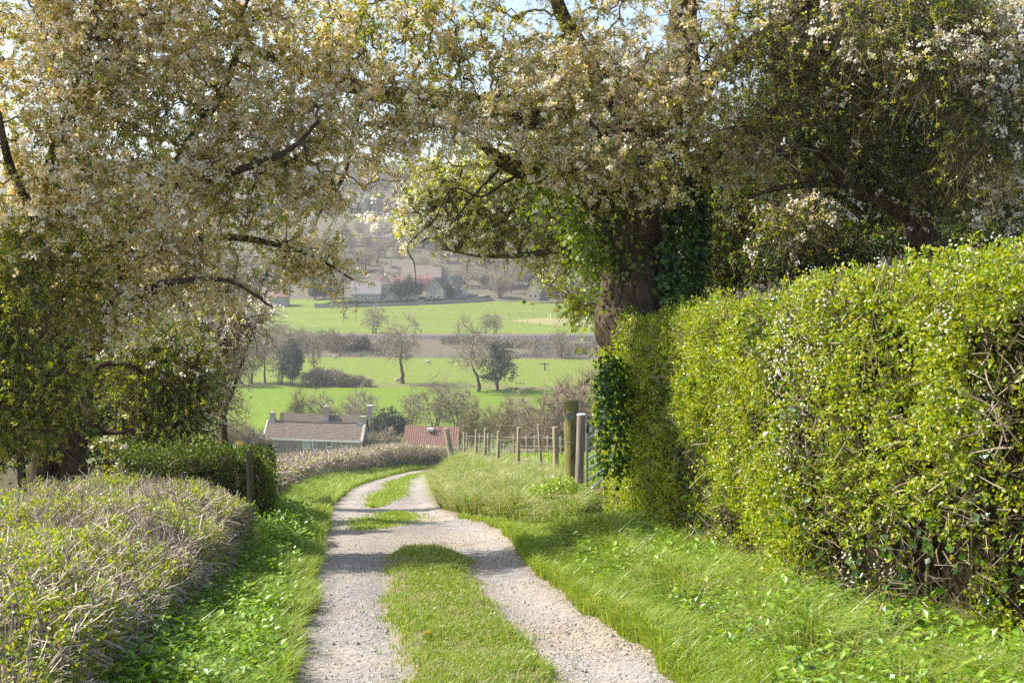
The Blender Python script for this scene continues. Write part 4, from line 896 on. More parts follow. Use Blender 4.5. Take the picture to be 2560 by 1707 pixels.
def gable_roof(g, x0, x1, y0, y1, ze, zr, th=.14, ov=.25, sag=0., n=1, ridge=None):
    ym = (y0 + y1) / 2 if ridge is None else ridge; xs = np.linspace(x0 - ov, x1 + ov, n + 1)
    for k in range(n):
        a, b = xs[k], xs[k + 1]; s0 = sag * math.sin(math.pi * k / n); s1 = sag * math.sin(math.pi * (k + 1) / n)
        for ye, sg in ((y0, -1), (y1, 1)):
            d = abs(ye - ym); e = ov * .6; z_e = ze - (zr - ze) * e / d; q = [(a, ye + sg * e, z_e), (b, ye + sg * e, z_e), (b, ym, zr - s1), (a, ym, zr - s0)]
            if sg > 0: q = q[::-1]
            lo = [(x, y, z - th) for x, y, z in q]
            g.poly(q); g.poly(lo[::-1])
            for i in range(4): g.poly([q[i], lo[i], lo[(i + 1) % 4], q[(i + 1) % 4]])

def wall_block(g, x0, x1, y0, y1, z0, ze, zr=None, ridge=None, m=0):
    ym = (y0 + y1) / 2 if ridge is None else ridge
    g.poly([(x0, y0, z0), (x1, y0, z0), (x1, y0, ze), (x0, y0, ze)], m); g.poly([(x1, y1, z0), (x0, y1, z0), (x0, y1, ze), (x1, y1, ze)], m)
    if zr is None:
        g.poly([(x0, y1, z0), (x0, y0, z0), (x0, y0, ze), (x0, y1, ze)], m); g.poly([(x1, y0, z0), (x1, y1, z0), (x1, y1, ze), (x1, y0, ze)], m); g.poly([(x0, y0, ze), (x1, y0, ze), (x1, y1, ze), (x0, y1, ze)], m)
    else:
        g.poly([(x0, y1, z0), (x0, y0, z0), (x0, y0, ze), (x0, ym, zr - .06), (x0, y1, ze)], m); g.poly([(x1, y0, z0), (x1, y1, z0), (x1, y1, ze), (x1, ym, zr - .06), (x1, y0, ze)], m)

def window_part(root, cx, y, z0, w, h, nx=2, ny=3, glass='glass', frame='white_paint', fw=.07, arch=False, axis='y', name='window'):
    """A window standing 3 cm proud of the wall face at y (facing -y); axis 'x': faces +x at x=y."""
    def bx(g, a0, a1, d0, d1, z0_, z1_):
        if axis == 'y': g.box((a0, y - d1, z0_), (a1, y - d0, z1_))
        else: g.box((y + d0, a0, z0_), (y + d1, a1, z1_))
    g = Geo(); L_, R2 = cx - w / 2, cx + w / 2
    bx(g, L_, L_ + fw, .005, .06, z0, z0 + h); bx(g, R2 - fw, R2, .005, .06, z0, z0 + h); bx(g, L_ + fw, R2 - fw, .005, .06, z0 + h - fw, z0 + h); bx(g, L_ - .05, R2 + .05, .005, .11, z0 - .08, z0); bx(g, L_ + fw, R2 - fw, .005, .06, z0, z0 + fw)
    for i in range(1, nx): x = L_ + w * i / nx; bx(g, x - .016, x + .016, .02, .052, z0 + fw, z0 + h - fw)
    for j in range(1, ny): z = z0 + h * j / ny; bx(g, L_ + fw, R2 - fw, .022, .050, z - .016, z + .016)
    if arch:
        for k in range(8):
            a0, a1 = math.pi * k / 8, math.pi * (k + 1) / 8; ro, ri = w / 2, w / 2 - fw
            q = [(cx + ro * math.cos(a0), y - .06, z0 + h + ro * math.sin(a0) * .9), (cx + ro * math.cos(a1), y - .06, z0 + h + ro * math.sin(a1) * .9), (cx + ri * math.cos(a1), y - .06, z0 + h + ri * math.sin(a1) * .9), (cx + ri * math.cos(a0), y - .06, z0 + h + ri * math.sin(a0) * .9)]
            g.poly(q[::-1]); g.poly([(p[0], y - .005, p[2]) for p in q])
    f = g.build(name, M[frame], root); g = Geo(); bx(g, L_ + fw * .6, R2 - fw * .6, .012, .03, z0 + .02, z0 + h - .02)
    if arch: g.poly([(cx + (w / 2 - .03) * math.cos(a), y - .025, z0 + h - .03 + (w / 2 - .03) * math.sin(a) * .9) for a in np.linspace(np.pi, 0, 9)][::-1])
    g.build('pane', M[glass], f); return f

def chimney(parent, x, y, z0, w, h, mat='stone', pots=1, potm='stone_warm', cap='stone'):
    g = Geo(); g.box((x - w / 2, y - w / 2, z0), (x + w / 2, y + w / 2, z0 + h)); c = g.build('chimney', M[mat], parent)
    g = Geo(); g.box((x - w / 2 - .06, y - w / 2 - .06, z0 + h + .001), (x + w / 2 + .06, y + w / 2 + .06, z0 + h + .12)); g.build('cap_stone', M[cap], c) if parent.parent is None else g.build('chimney_cap', M[cap], parent)
    for k in range(pots):
        xx = x + (k - (pots - 1) / 2) * w * .5; v, f = tubes([[[xx, y, z0 + h + .12], [xx, y, z0 + h + .4], [xx, y, z0 + h + .62]]], [[.16, .125, .14]], 8); g = Geo().add(v, f); g.add(v[-8:].copy(), [list(range(8))]); (g.build('chimney_pot', M[potm], c) if parent.parent is None else g.build('chimney_pot', M[potm], parent))
    return c

def cottage():
    Y = 204.; p0 = W(659, 1128, Y); p1 = W(908, 1128, Y); Lh = p1[0] - p0[0]; zb = W(700, 1150, Y)[2] - .6; rz = R_(-4)
    r = thing('stone_cottage', (p0[0], Y, zb), 'long grey stone cottage with brown tiled roof, white windows and three chimneys', 'cottage'); r.rotation_euler = (0, R_(1.1), rz)
    ze = W(700, 1093, Y)[2] - zb; zr = ze + 2.45; D1, D2 = 5.0, 9.2
    g = Geo(); wall_block(g, 0, Lh, 0, D1, 0, ze, zr); wall_block(g, 0, Lh, D1 + .003, D2, 0, ze, zr + .55); g.build('wall', M['render_grey'], r)
    g = Geo(); gable_roof(g, .15, Lh - .45, 0, D1, ze, zr, .14, .12, .16, 12); o = g.build('roof', M['tile_brown'], r); uv_quads(o, 0)
    g = Geo(); gable_roof(g, .9, Lh - .6, D1, D2, ze, zr + .75, .14, .05, .18, 12); o2 = g.build('roof', M['tile_brown'], r); uv_quads(o2, 0)
    ym = D1 / 2; g = Geo()
    for k in range(24):
        a, b = .1 + (Lh - .5) * k / 24, .1 + (Lh - .5) * (k + .97) / 24; s = .16 * math.sin(math.pi * k / 24); g.box((a, ym - .11, zr - s - .02), (b, ym + .11, zr - s + .10))
    g.build('ridge_tiles', M['tile_village_brown'], o)
    g = Geo()  # coping on the right gable and pale verge board on the left
    for x0, x1 in ((Lh - .36, Lh + .12),):
        for s, yy in ((1, -.25), (-1, D1 + .0)):
            q = [(x0, yy, ze - .02), (x1, yy, ze - .02), (x1, ym, zr + .20), (x0, ym, zr + .20)]; lo = [(x, y, z - .3) for x, y, z in q]; q2, l2 = (q, lo) if s > 0 else (q[::-1], lo[::-1])
            g.poly(q2); g.poly(l2[::-1]); [g.poly([q2[i], l2[i], l2[(i + 1) % 4], q2[(i + 1) % 4]]) for i in range(4)]
    g.build('gable_coping', M['stone'], r)
    g = Geo(); q = [(-.16, -.28, ze - .2), (-.02, -.28, ze - .2), (-.02, ym, zr + .02), (-.16, ym, zr + .02)]; lo = [(x, y, z - .22) for x, y, z in q]; g.poly(q); g.poly(lo[::-1]); [g.poly([q[i], lo[i], lo[(i + 1) % 4], q[(i + 1) % 4]]) for i in range(4)]; g.build('bargeboard', M['white_paint'], r)
    g = Geo(); g.box((-.1, -.27, ze - .36), (Lh - .05, -.15, ze - .10)); g.build('gutter', M['white_paint'], r)
    for x in (.06, Lh * .495): v, f = tubes([[[x, -.08, 0], [x, -.08, ze - .3]]], [[.055, .055]], 6); Geo().add(v, f).build('downpipe', M['white_paint'], r)
    k = Lh / 249.; zz = lambda dy: ze - dy * k
    window_part(r, 26 * k, 0, zz(27.5), 17 * k, 22.5 * k, 2, 3)
    window_part(r, 108 * k, 0, zz(24), 17.5 * k, 22 * k, 3, 4, 'glass_green')
    window_part(r, 165 * k, 0, zz(18), 13.5 * k, 15.5 * k, 1, 2)
    window_part(r, 203 * k, 0, zz(15.5), 15.5 * k, 14 * k, 3, 2)
    window_part(r, 130.5 * k, 0, zz(25), 10.5 * k, 10 * k, 2, 2, arch=True, name='porch_window')
    c = chimney(r, .72, ym + .25, zr - .7, .80, 1.85); chimney(r, Lh * .545, D1 + 1.7, zr - .2, .78, 2.05, pots=1); chimney(r, Lh - .45, ym + .1, zr - .8, .75, 1.75, pots=0); chimney(r, Lh - .2, D1 + 2.2, zr - .1, .75, 2.3, pots=0, cap='white_paint')
    g = Geo(); g.box((.5 + .85, D1 + .3, zr - .4), (1.75, D1 + .62, zr + 1.0)); g.build('brick_pier', surf_mat('brick', [(.34, .2, .11), (.42, .26, .15)], 6), r)
    for x, y in ((.72, ym - .2), (Lh * .545, D1 + 1.2), (Lh - .8, ym - .35)):
        g = Geo(); g.box((x - .5, y - .12, zr - .55), (x + .5, y + .1, zr - .02)); g.build('flashing', M['lead'], r)
    return r
cottage()

def barn():
    Y = 172.; a = W(1008, 1068, Y); b = W(1140, 1074, Y); zb = W(1008, 1112, Y)[2] - 2.4; r = thing('roofed_outbuilding', (a[0], Y, zb), 'outbuilding with a bright red pantile roof and a metal flue behind the hedge', 'outbuilding'); r.rotation_euler = (0, R_(1.6), R_(-3))
    L_ = b[0] - a[0]; zr = a[2] - zb; ze = 2.2; D = 5.2
    g = Geo(); wall_block(g, 0, L_, 0, D, 0, ze, zr - .05); g.build('wall', M['stone'], r); g = Geo(); gable_roof(g, 0, L_, 0, D, ze, zr, .14, .2, .05, 6); o = g.build('roof', M['tile_red'], r); uv_quads(o, 0)
    x = L_ * .47; v, f = tubes([[[x, D / 2 - .5, zr - .5], [x, D / 2 - .5, zr + .75]]], [[.10, .10]], 8); Geo().add(v, f).build('flue', M['gate_metal'], o); g = Geo(); g.box((x - .4, D / 2 - 1.1, zr - .58), (x + .4, D / 2 - .4, zr - .25)); g.build('flashing', M['plate_white'], o)
barn()

def field_hit(px, py, lo=430, hi=740):
    ys = np.linspace(lo, hi, 1500); p = W(px, py, ys); g = ground(p[:, 0], ys); k = np.argmax(p[:, 2] < g); return p[k] if p[k][2] < g[k] else p[-1]

def house(name, label, px, Y, py_base, L_, D, ze, rise, rz, wm='stone_warm', rm='tile_grey', wins=((.25, .9), (.75, .9)), chims=(), gable_front=False, hip=False, cat='house', barge=False, storeys=1):
    """px, py_base: image position of the front wall's foot centre."""
    p = field_hit(px, py_base); r = thing(name, tuple(p), label, cat); r.rotation_euler = (0, 0, R_(rz + (90 if gable_front else 0)))
    z0 = -3.0; zr = ze + rise; x0, x1, y0, y1 = (-L_ / 2, L_ / 2, 0, D) if not gable_front else (0, D, -L_ / 2, L_ / 2)
    g = Geo(); wall_block(g, x0, x1, y0, y1, z0, ze, zr); g.build('wall', M[wm], r); g = Geo(); gable_roof(g, x0, x1, y0, y1, ze, zr, .18, .35); o = g.build('roof', M[rm], r); uv_quads(o, 0)
    for u, w in wins:
        for st in range(storeys):
            zc = .9 + st * 2.7
            if gable_front: # front is the -x face of the unrotated block, i.e. local x = 0 facing -x
                yy = (.5 - u) * L_; g = Geo(); g.box((-.06, yy - w / 2, zc), (-.005, yy + w / 2, zc + 1.35)); f = g.build('window', M['white_paint'], r); g = Geo(); g.box((-.075, yy - w / 2 + .12, zc + .12), (-.061, yy + w / 2 - .12, zc + 1.23)); g.build('pane', M['glass'], f)
            else: window_part(r, x0 + u * L_, 0, zc, w, 1.35, 2, 2, fw=.12)
    if barge:
        g = Geo()
        for s in (-1, 1):
            q = [(-.40, 0, zr + .12), (-.36, s * (L_ / 2 + .25), ze - .28), (-.36, s * (L_ / 2 + .25), ze - .60), (-.40, 0, zr - .25)]; g.poly(q if s < 0 else q[::-1]); q2 = [(x + .04, y, z) for x, y, z in q]; g.poly(q2 if s > 0 else q2[::-1])
        g.build('bargeboard', M['stone_grey'], r)
        window_part_z = ze - .2; g = Geo(); g.box((-.06, -.7, window_part_z), (-.005, .7, window_part_z + 1.2)); f = g.build('window', M['white_paint'], r); g = Geo(); g.box((-.075, -.58, window_part_z + .12), (-.061, .58, window_part_z + 1.08)); g.build('pane', M['glass'], f)
    for cx_, cw, ch, pots in chims: chimney(r, *( (x0 + cx_ * (x1 - x0), (y0 + y1) / 2)), zr - .6, cw, ch + .6, 'stone_warm', pots)
    return r

VH = [
 ('stone_house', 'house with a long dull red roof behind the garden wall', 995, 548, 748, 16, 7, 6.0, 3.2, 3, 'stone_warm', 'tile_village_red', ((.15, 1.2), (.5, 1.2), (.85, 1.2)), ((.35, .7, .9, 1),), False, False, False, 2),
 ('stone_house', 'gabled stone house with white bargeboards beside the red roof', 961, 536, 747, 6.6, 8, 5.6, 3.4, -14, 'stone_warm', 'tile_village_red', ((.3, 1.2), (.7, 1.2)), (), True, False, True, 1),
 ('grey_bungalow', 'low house with a wide grey roof and a row of white windows', 915, 540, 752, 11, 8, 2.9, 4.6, 4, 'stone_grey', 'tile_grey', ((.12, 1.4), (.37, 1.4), (.62, 1.4), (.87, 1.4)), (), False, False, False, 1),
 ('gabled_garage', 'small grey gabled garage between the bungalow and the trees', 974, 530, 757, 5.6, 5, 1.6, 2.4, -6, 'stone_grey', 'slate', (), (), True, False, False, 1),
 ('stone_house', 'large house with a broad brown roof and a pair of pale chimneys', 1052, 575, 722, 16, 9, 5.0, 4.6, -4, 'stone_warm', 'tile_village_brown', ((.2, 1.2), (.5, 1.2), (.8, 1.2)), ((.78, .9, 1.3, 0), (.93, .9, 1.5, 0)), False, False, False, 1),
 ('slate_house', 'house half hidden behind the brown roofed one, all dark slate', 1096, 590, 716, 8, 8, 4.5, 4.2, 30, 'stone_grey', 'slate', ((.5, 1.1),), (), False, False, False, 1),
 ('stone_house', 'slate roofed house with a white edged gable beside the pink tree', 1087, 535, 752, 7.2, 9, 4.6, 4.0, -16, 'stone_grey', 'slate', ((.28, 1.4), (.72, 1.4)), (), True, False, True, 1),
 ('stone_house', 'narrow gabled house right of the slate gable, brown tiles', 1122, 545, 745, 6.0, 9, 4.0, 4.6, -30, 'stone_warm', 'tile_village_brown', (), (), True, False, True, 1),
 ('grey_outhouse', 'low slate roofed outhouse at the end of the row of gables', 1143, 540, 748, 7, 6, 2.2, 2.6, 8, 'stone_grey', 'slate', ((.5, 1.2),), (), False, False, False, 1),
 ('stone_house', 'tall narrow house with a heavy stone chimney stack above the red roof', 978, 590, 716, 5, 6, 6.0, 2.5, 10, 'stone_warm', 'tile_village_brown', (), ((.5, 1.4, 2.2, 0),), False, False, False, 1),
 ('manor_house', 'pale manor house with a low stone roof and two chimney stacks high in the village', 940, 690, 618, 15, 10, 4.8, 2.0, 6, 'stone_warm', 'tile_grey', ((.2, 1.1), (.5, 1.1), (.8, 1.1)), ((.5, 1.2, 1.2, 0), (.8, 1.2, 1.2, 0)), False, False, False, 2),
 ('stone_house', 'lilac roofed house below the high green field with one chimney', 1033, 705, 606, 9, 8, 4.0, 3.6, 0, 'stone_grey', 'tile_grey', ((.5, 1.1),), ((.75, 1.1, 1.4, 0),), False, False, False, 1),
 ('slate_house', 'dark slate fronted house high in the village', 1077, 700, 622, 9, 8, 4.6, 2.6, 0, 'slate', 'slate', ((.3, 1.), (.7, 1.)), (), False, False, False, 1),
 ('stone_house', 'pale stone house with a steep roof standing alone at the right', 1332, 545, 750, 5, 8, 4.0, 2.6, -10, 'stone_warm', 'stone_warm', ((.3, 1.0), (.7, 1.0)), (), True, False, False, 1),
 ('long_shed', 'long low pale shed among the bare trees', 1240, 585, 722, 12, 6, 2.0, 1.2, 2, 'stone_warm', 'tile_grey', (), (), False, False, False, 1),
 ('white_shed', 'small pale garden shed by the hedge right of the houses', 1211, 530, 748, 3.6, 3, 1.0, .7, 2, 'white_paint', 'tile_grey', (), (), False, False, False, 1),
 ('barn', 'low barn with an orange red roof at the field corner', 646, 470, 790, 6.0, 6, 1.6, 1.5, -6, 'white_paint', 'tile_red', (), (), False, False, False, 1),
 ('white_shed', 'white box shaped shed in front of the orange roofed barn', 651, 455, 797, 3.2, 2.4, 1.6, .15, -12, 'white_paint', 'white_paint', (), (), False, False, False, 1),
 ('stone_house', 'row house with a faded red roof seen through the hanging twigs', 672, 545, 768, 14, 7, 4.0, 2.6, 4, 'stone_grey', 'tile_village_red', ((.2, 1.2), (.5, 1.2), (.8, 1.2)), (), False, False, False, 1),
 ('stone_house', 'house with a pinkish red roof behind the drooping blossom branch', 775, 600, 704, 11, 7, 4.0, 2.8, -4, 'stone_warm', 'tile_village_red', ((.3, 1.2), (.7, 1.2)), ((.8, .8, 1., 1),), False, False, False, 1),
 ('stone_house', 'brown roofed house behind the tall chimney stack', 1008, 612, 690, 9, 7, 4.0, 3.0, 5, 'stone_warm', 'tile_village_brown', ((.5, 1.2),), (), False, False, False, 1),
 ('long_shed', 'long white roofed greenhouse at the top of the high green field', 1035, 735, 566, 14, 5, 1.6, 1.2, 0, 'stone_grey', 'white_paint', (), (), False, False, False, 1),
]
for a in VH:
    house(a[0], a[1], a[2], a[3], a[4], a[5], a[6], a[7], a[8], a[9], a[10], a[11], a[12], a[13], gable_front=a[14], barge=a[16], storeys=a[17])

def garden_wall():
    pts = [(786, 770, 508), (900, 768, 508), (1010, 764, 509), (1110, 760, 511), (1225, 752, 514)]; r = None; g = Geo()
    w = np.array([field_hit(p[0], p[1]) for p in pts])
    r = thing('garden_wall', tuple(w[0]), 'long grey stone wall with a clipped dark hedge between field and village', 'wall')
    for a, b in zip(w[:-1], w[1:]):
        for k in range(8):
            p, q = a + (b - a) * k / 8, a + (b - a) * (k + 1) / 8; lo = [(p[0], p[1], p[2] - .5), (q[0], q[1], q[2] - .5), (q[0], q[1] + .5, q[2] - .5), (p[0], p[1] + .5, p[2] - .5)]; hi = [(x, y, z + 1.7) for x, y, z in lo]
            g.poly([lo[0], lo[1], hi[1], hi[0]]); g.poly([lo[2], lo[3], hi[3], hi[2]]); g.poly(hi)
    g.build('stonework', M['stone_grey'], r, r.location); g = Geo(); n = 16000; t = rng.random(n) * (len(w) - 1.001); i = t.astype(int); f = (t - i)[:, None]; P = w[i] * (1 - f) + w[i + 1] * f; P[:, 1] += rng.uniform(.6, 2.6, n); P[:, 2] += rng.uniform(.0, 1.9, n) + (v2(P[:, 0], P[:, 1] * 0, 5, 3) - .5) * 1.3
    v, fc = kites(P, rdir(n), rdir(n), rng.uniform(.3, .6, n), rng.uniform(.25, .4, n)); g.add(v, fc); g.build('hedge_top', M['evergreen'], r, r.location)
garden_wall()

# ================================================================== railway, poles, far fences, sheep
def railway():
    xs = np.linspace(-330, 330, 120); g = Geo()
    ballast = flat_mat('ballast', (.12, .105, .095), .95); g2 = Geo()
    for y0, y1, dz0, dz1 in ((386.5, 395.5, .25, .45),):
        a = np.stack([xs, np.full(120, y0), ground(xs, np.full(120, y0)) + dz0], -1); b = np.stack([xs, np.full(120, y1), ground(xs, np.full(120, y1)) + dz1], -1); c = a + [0, -.5, -.9]; d = b + [0, .5, -.9]
        V = np.stack([c, a, b, d], 1).reshape(-1, 3); i = np.arange(119)[:, None] * 4 + np.arange(3)[None]; g.add(V, np.stack([i, i + 4, i + 5, i + 1], -1).reshape(-1, 4))
    o = g.build('railway_bed', ballast); tag(o, kind='structure')
    for k, y in enumerate((388, 389.5, 392.2, 393.7)):
        P = np.stack([xs, np.full(120, y), ground(xs, np.full(120, y)) * 0 + ground(xs, np.full(120, 390.)) + .42 + .02 * k], -1); v, f = tubes(P[None], np.full((1, 120), .07), 4); g2.add(v, f)
    r = thing('railway_track', tuple(gz(1280, 390)), 'dark pair of railway tracks crossing the valley floor', 'railway'); g2.build('rails', flat_mat('rail_steel', (.16, .14, .13), .5, .5), r, r.location)
    g = Geo()
    for x in np.arange(-200, 200, 1.4):
        z = float(ground(x, 390.)) + .36; g.box((x - .13, 387.4, z), (x + .13, 390.2, z + .10)); g.box((x - .13, 391.6, z), (x + .13, 394.4, z + .10))
    o = g.build('sleepers', M['post_dark'], r, r.location); tag(o, kind='stuff')
    p = W(1254, 848, 385.5); r = thing('marker_post', tuple(p), 'small white railway marker post beside the track', 'marker post'); g = Geo(); g.box(p + [-.35, -.1, -.6], p + [.35, .1, 1.35]); g.build('board', M['white_paint'], r, p)
railway()

def far_fence(name, label, pts, h, w, gap, wires=(.5, .95)):
    P = np.array([W(px, 900, Y) for px, Y in pts]); P[:, 2] = ground(P[:, 0], P[:, 1]); r = thing(name, tuple(P[0]), label, 'fence'); proto = None; q = []
    for a, b in zip(P[:-1], P[1:]):
        n = max(1, int(np.linalg.norm(b - a) / gap))
        for k in range(n): q.append(a + (b - a) * k / n)
    q.append(P[-1]); q = np.array(q); q[:, 2] = ground(q[:, 0], q[:, 1])
    for c in q:
        if proto is None:
            g = Geo(); v, f = tubes([[[0, 0, -.3], [0, 0, h]]], [[w, w]], 5); g.add(v, f); proto = o = g.build('post', M['post_dark'], r)
        else: o = proto.copy(); COL.objects.link(o); o.parent = r
        o.location = c - P[0]
    g = Geo()
    for hh in wires: v, f = tubes((q + [0, 0, h * hh])[None], np.full((1, len(q)), w * .35), 4); g.add(v, f)
    g.build('wire', M['wire'], r, P[0]); return r
far_fence('paddock_fence', 'thin post fence round the pale paddock in the far field', [(1245, 447), (1300, 452), (1400, 454), (1490, 450), (1490, 420), (1350, 425), (1290, 434), (1245, 447)], 1.3, .07, 4.5)
far_fence('boundary_fence', 'dark field boundary fence along the foot of the railway bank', [(800, 351), (900, 351.5), (1100, 351), (1300, 351), (1560, 351)], 1.1, .08, 4.5, (.35, .65, .95))
far_fence('railway_fence', 'low dark fence on the near side of the railway tracks', [(740, 384.6), (1000, 385), (1250, 385), (1560, 385)], 1.2, .08, 5.0, (.4, .7, .98))
def power_pole():
    p = gz(1362, 331); t = W(1362, 906, 331); r = thing('power_pole', tuple(p), 'single wooden power pole with a crossarm standing in the lower field', 'pole'); v, f = tubes([[p - [0, 0, .3], t]], [[.22, .17]], 8); Geo().add(v, f, 0, True).build('shaft', M['post_dark'], r, p)
    g = Geo(); g.box(t + [-1.4, -.1, -.5], t + [1.4, .1, -.3]); g.build('crossarm', M['post_dark'], r, p); g = Geo()
    for x in (-1.3, 0, 1.3): g.box(t + [x - .1, -.1, -.3], t + [x + .1, .1, .05])
    g.build('insulators', M['white_paint'], r, p)
power_pole()
fleece = surf_mat('fleece', [(.36, .34, .28), (.48, .46, .40)], 8, (1, 1, 1), 1, .5)
def sheep(px, Y, rz, label):
    p = gz(px, Y); r = thing('sheep', tuple(p), label, 'sheep', 'sheep grazing in the lower field', R_(rz)); g = Geo()
    s = spline([(-.55, 0, .62, .10), (-.48, 0, .66, .25), (-.15, 0, .66, .31), (.25, 0, .66, .30), (.45, 0, .64, .22), (.62, 0, .52, .13), (.74, 0, .34, .10), (.80, 0, .20, .05)], 22); v, f = tubes(s[None, :, :3], s[None, :, 3], 10); v = v + (vnoise(v, .12, 4)[:, None] - .5) * .04; g.add(v, f, 0, True)
    for x, y in ((-.36, .14), (-.36, -.14), (.30, .13), (.30, -.13)): v, f = tubes([[[x, y, .55], [x + .02, y, .28], [x - .01, y, .14], [x, y, 0]]], [[.10, .055, .04, .045]], 6); g.add(v, f, 0, True)
    for sg in (-1, 1): v, f = kites(np.array([[.66, sg * .08, .46]]), np.array([[-.2, sg * 1., -.1]]), np.array([[0, 0, 1.]]), [.16], [.08]); g.add(v, f)
    g.build('body', fleece, r)
for a in [(1070, 339, 10, 'pale sheep in the field to the right of the tall bare tree'), (1218, 333, 160, 'pale sheep grazing close beside the dark ivy clad tree'), (838, 347, 20, 'lone sheep at the top of the field under the scrub bank'), (994, 308, 200, 'sheep lying close to the foot of the tall bare tree'), (826, 322, 80, 'sheep grazing just above the brown bush row')]: sheep(*a)

# ================================================================== far trees
def bare_proto(seed, H=14., crown=(4.6, 6.2), ntr=1, twig='twig_bare', leafy=None, natt=260, per=7., tw=.035, twl=(.8, 2.2), trunk_r=.32, low=.30, bark='bark', lean=0., name='bare_tree', blossom=None):
    """A leafless tree at the origin, H metres tall: returns its Empty with trunk, branches (and leaves)."""
    global rng
    keep = rng; rng = np.random.default_rng(seed); r = thing(name, (0, 0, 0), 'x', 'tree'); g = Geo(); nodes = []
    for k in range(ntr):
        a = rng.random() * 6.28; d = np.array([math.cos(a), math.sin(a), 0]) * (0 if ntr == 1 else H * .05); b = d; tp = d * 3 + np.array([lean + rng.normal() * .4, rng.normal() * .4, H * .62])
        s = limb(g, np.c_[np.array([b + [0, 0, -.4], b * 1.2 + tp * 0 + [0, 0, H * .15], b * .5 + tp * .5 + rng.normal(size=3) * .25, tp]), [trunk_r * 1.3, trunk_r, trunk_r * .62, trunk_r * .25]], n=16, sides=7, seed=seed + k, wob=.1); nodes.append(s[4:, :3])
    g.build('trunk', M[bark], r); nodes = np.vstack(nodes)
    q = rdir(natt) * (rng.random(natt) ** .42)[:, None]; cz = H - crown[1]
    att = q * [crown[0], crown[0], crown[1]] + [lean * .8, 0, cz]; att[:, 2] = np.maximum(att[:, 2], H * low + rng.random(natt) * H * .1)
    att += (np.stack([vnoise(att, 2.5, 60 + j) for j in range(3)], -1) - .5) * 2.2
    allp, par, cnt = grow(nodes, att, .35); g = Geo(); P = branch_mesh(g, allp, par, cnt, len(nodes), r0=.03, pw=.42, rmax=trunk_r * .6, sides=4, sag=.02)
    T = twigs(P, per, twl, bias=(0, 0, .25), spread=.75); v, f = tubes(T, np.full((len(T), 4), 1.) * np.array([[1.3, 1, .8, .5]]) * tw * rng.uniform(.7, 1.3, (len(T), 1)), 3); g.add(v, f); g.build('branches', M[twig], r)
    if leafy:
        g = Geo(); n = int(len(T) * leafy[1]); c, d = along(T, leafy[1]); n = len(c); L = rng.uniform(*leafy[2], n); v, f = kites(c + rng.normal(size=c.shape) * .15, rdir(n), rdir(n), L, L * .7); g.add(v, f); g.build('crown', M[leafy[0]], r)
    rng = keep; return r

def put(proto, px, Y, H, Hp, label, group=None, wide=1., first=False, rz=None, dz=0., name=None):
    p = gz(px, Y, dz); s = H / Hp; rz = rng.random() * 6.28 if rz is None else rz
    if first: o = proto; o.location = p; o.rotation_euler = (0, 0, rz); o.scale = (s * wide, s * wide, s); o['label'] = label
    else: o = dup(proto, p, rz, (s * wide, s * wide, s), label)
    if group: o['group'] = group
    elif 'group' in o: del o['group']
    return o
pA = bare_proto(1, 15, (4.6, 5.6), natt=210, trunk_r=.34, per=4.2, tw=.028)
pB = bare_proto(2, 14, (5.4, 6.0), natt=210, trunk_r=.30, lean=-1.0, per=4.2, tw=.028)
pC = bare_proto(3, 10, (3.6, 4.6), ntr=4, natt=200, trunk_r=.14, low=.15, name='bare_tree', per=4.6, tw=.026)
pD = bare_proto(4, 9, (4.2, 4.4), ntr=6, natt=340, trunk_r=.10, low=.04, twig='twig_red', per=7, tw=.024, name='bare_bush')
pE = bare_proto(5, 9, (2.2, 4.0), ntr=3, natt=170, trunk_r=.13, low=.3, twig='twig_bare_yellow', per=8, tw=.022, name='pollard_tree')
pF = bare_proto(6, 10, (4.4, 4.6), ntr=1, natt=240, trunk_r=.22, low=.12, twig='twig_bare_yellow', per=6, tw=.018, name='bare_tree')
pV = bare_proto(7, 10, (3.8, 4.6), ntr=2, natt=230, trunk_r=.16, low=.15, leafy=('evergreen', 8, (.25, .55)), name='evergreen_tree', per=5)
pI = bare_proto(8, 12, (4.2, 5.6), ntr=1, natt=120, trunk_r=.3, low=.06, leafy=('evergreen', 11, (.22, .5)), name='ivy_clad_tree', per=4, lean=1.4)
pS = bare_proto(9, 4, (3.4, 2.2), ntr=5, natt=220, trunk_r=.08, low=.02, twig='twig_bare', per=9, tw=.03, twl=(.5, 1.3), name='bare_bush')

put(pA, 1006, 306, 17.0, 15, 'tall bare tree with a clean straight trunk standing alone in the field', first=True, wide=1.1, rz=1.0)
put(pB, 1196, 296, 18.0, 14, 'wide bare tree leaning left beside the dark ivy clad tree', first=True, wide=.9, rz=.2)
put(pI, 1243, 299, 11.5, 12, 'dark ivy clad tree with drooping arms in the lower field', first=True, rz=.6, wide=1.1)
put(pA, 784, 306, 12.5, 15, 'small slender bare tree right of the tree clump', wide=.7)
put(pC, 628, 304, 11.5, 10, 'leftmost bare tree of the clump at the field edge', first=True, wide=.8)
put(pA, 662, 305, 14, 15, 'tall thin bare tree in the middle of the clump at the field edge', wide=.7)
put(pC, 700, 303, 12.5, 10, 'bushy bare tree in the clump at the field edge', wide=.75)
put(pV, 728, 301, 9.5, 10, 'dark ivy covered tree at the right end of the field edge clump', first=True, wide=.75)
put(pC, 596, 300, 10.5, 10, 'bare tree half behind the white flowering blackthorn', wide=.9)
put(pC, 1090, 232, 10.2, 10, 'spreading bare tree behind the red roofed outbuilding', wide=1.05)
put(pC, 1030, 236, 8.0, 10, 'low bare tree left of the red roofed outbuilding', wide=.9)
put(pC, 1145, 234, 9.0, 10, 'wide bare tree behind the slim pollards and the leaning strainer post', wide=1.2)
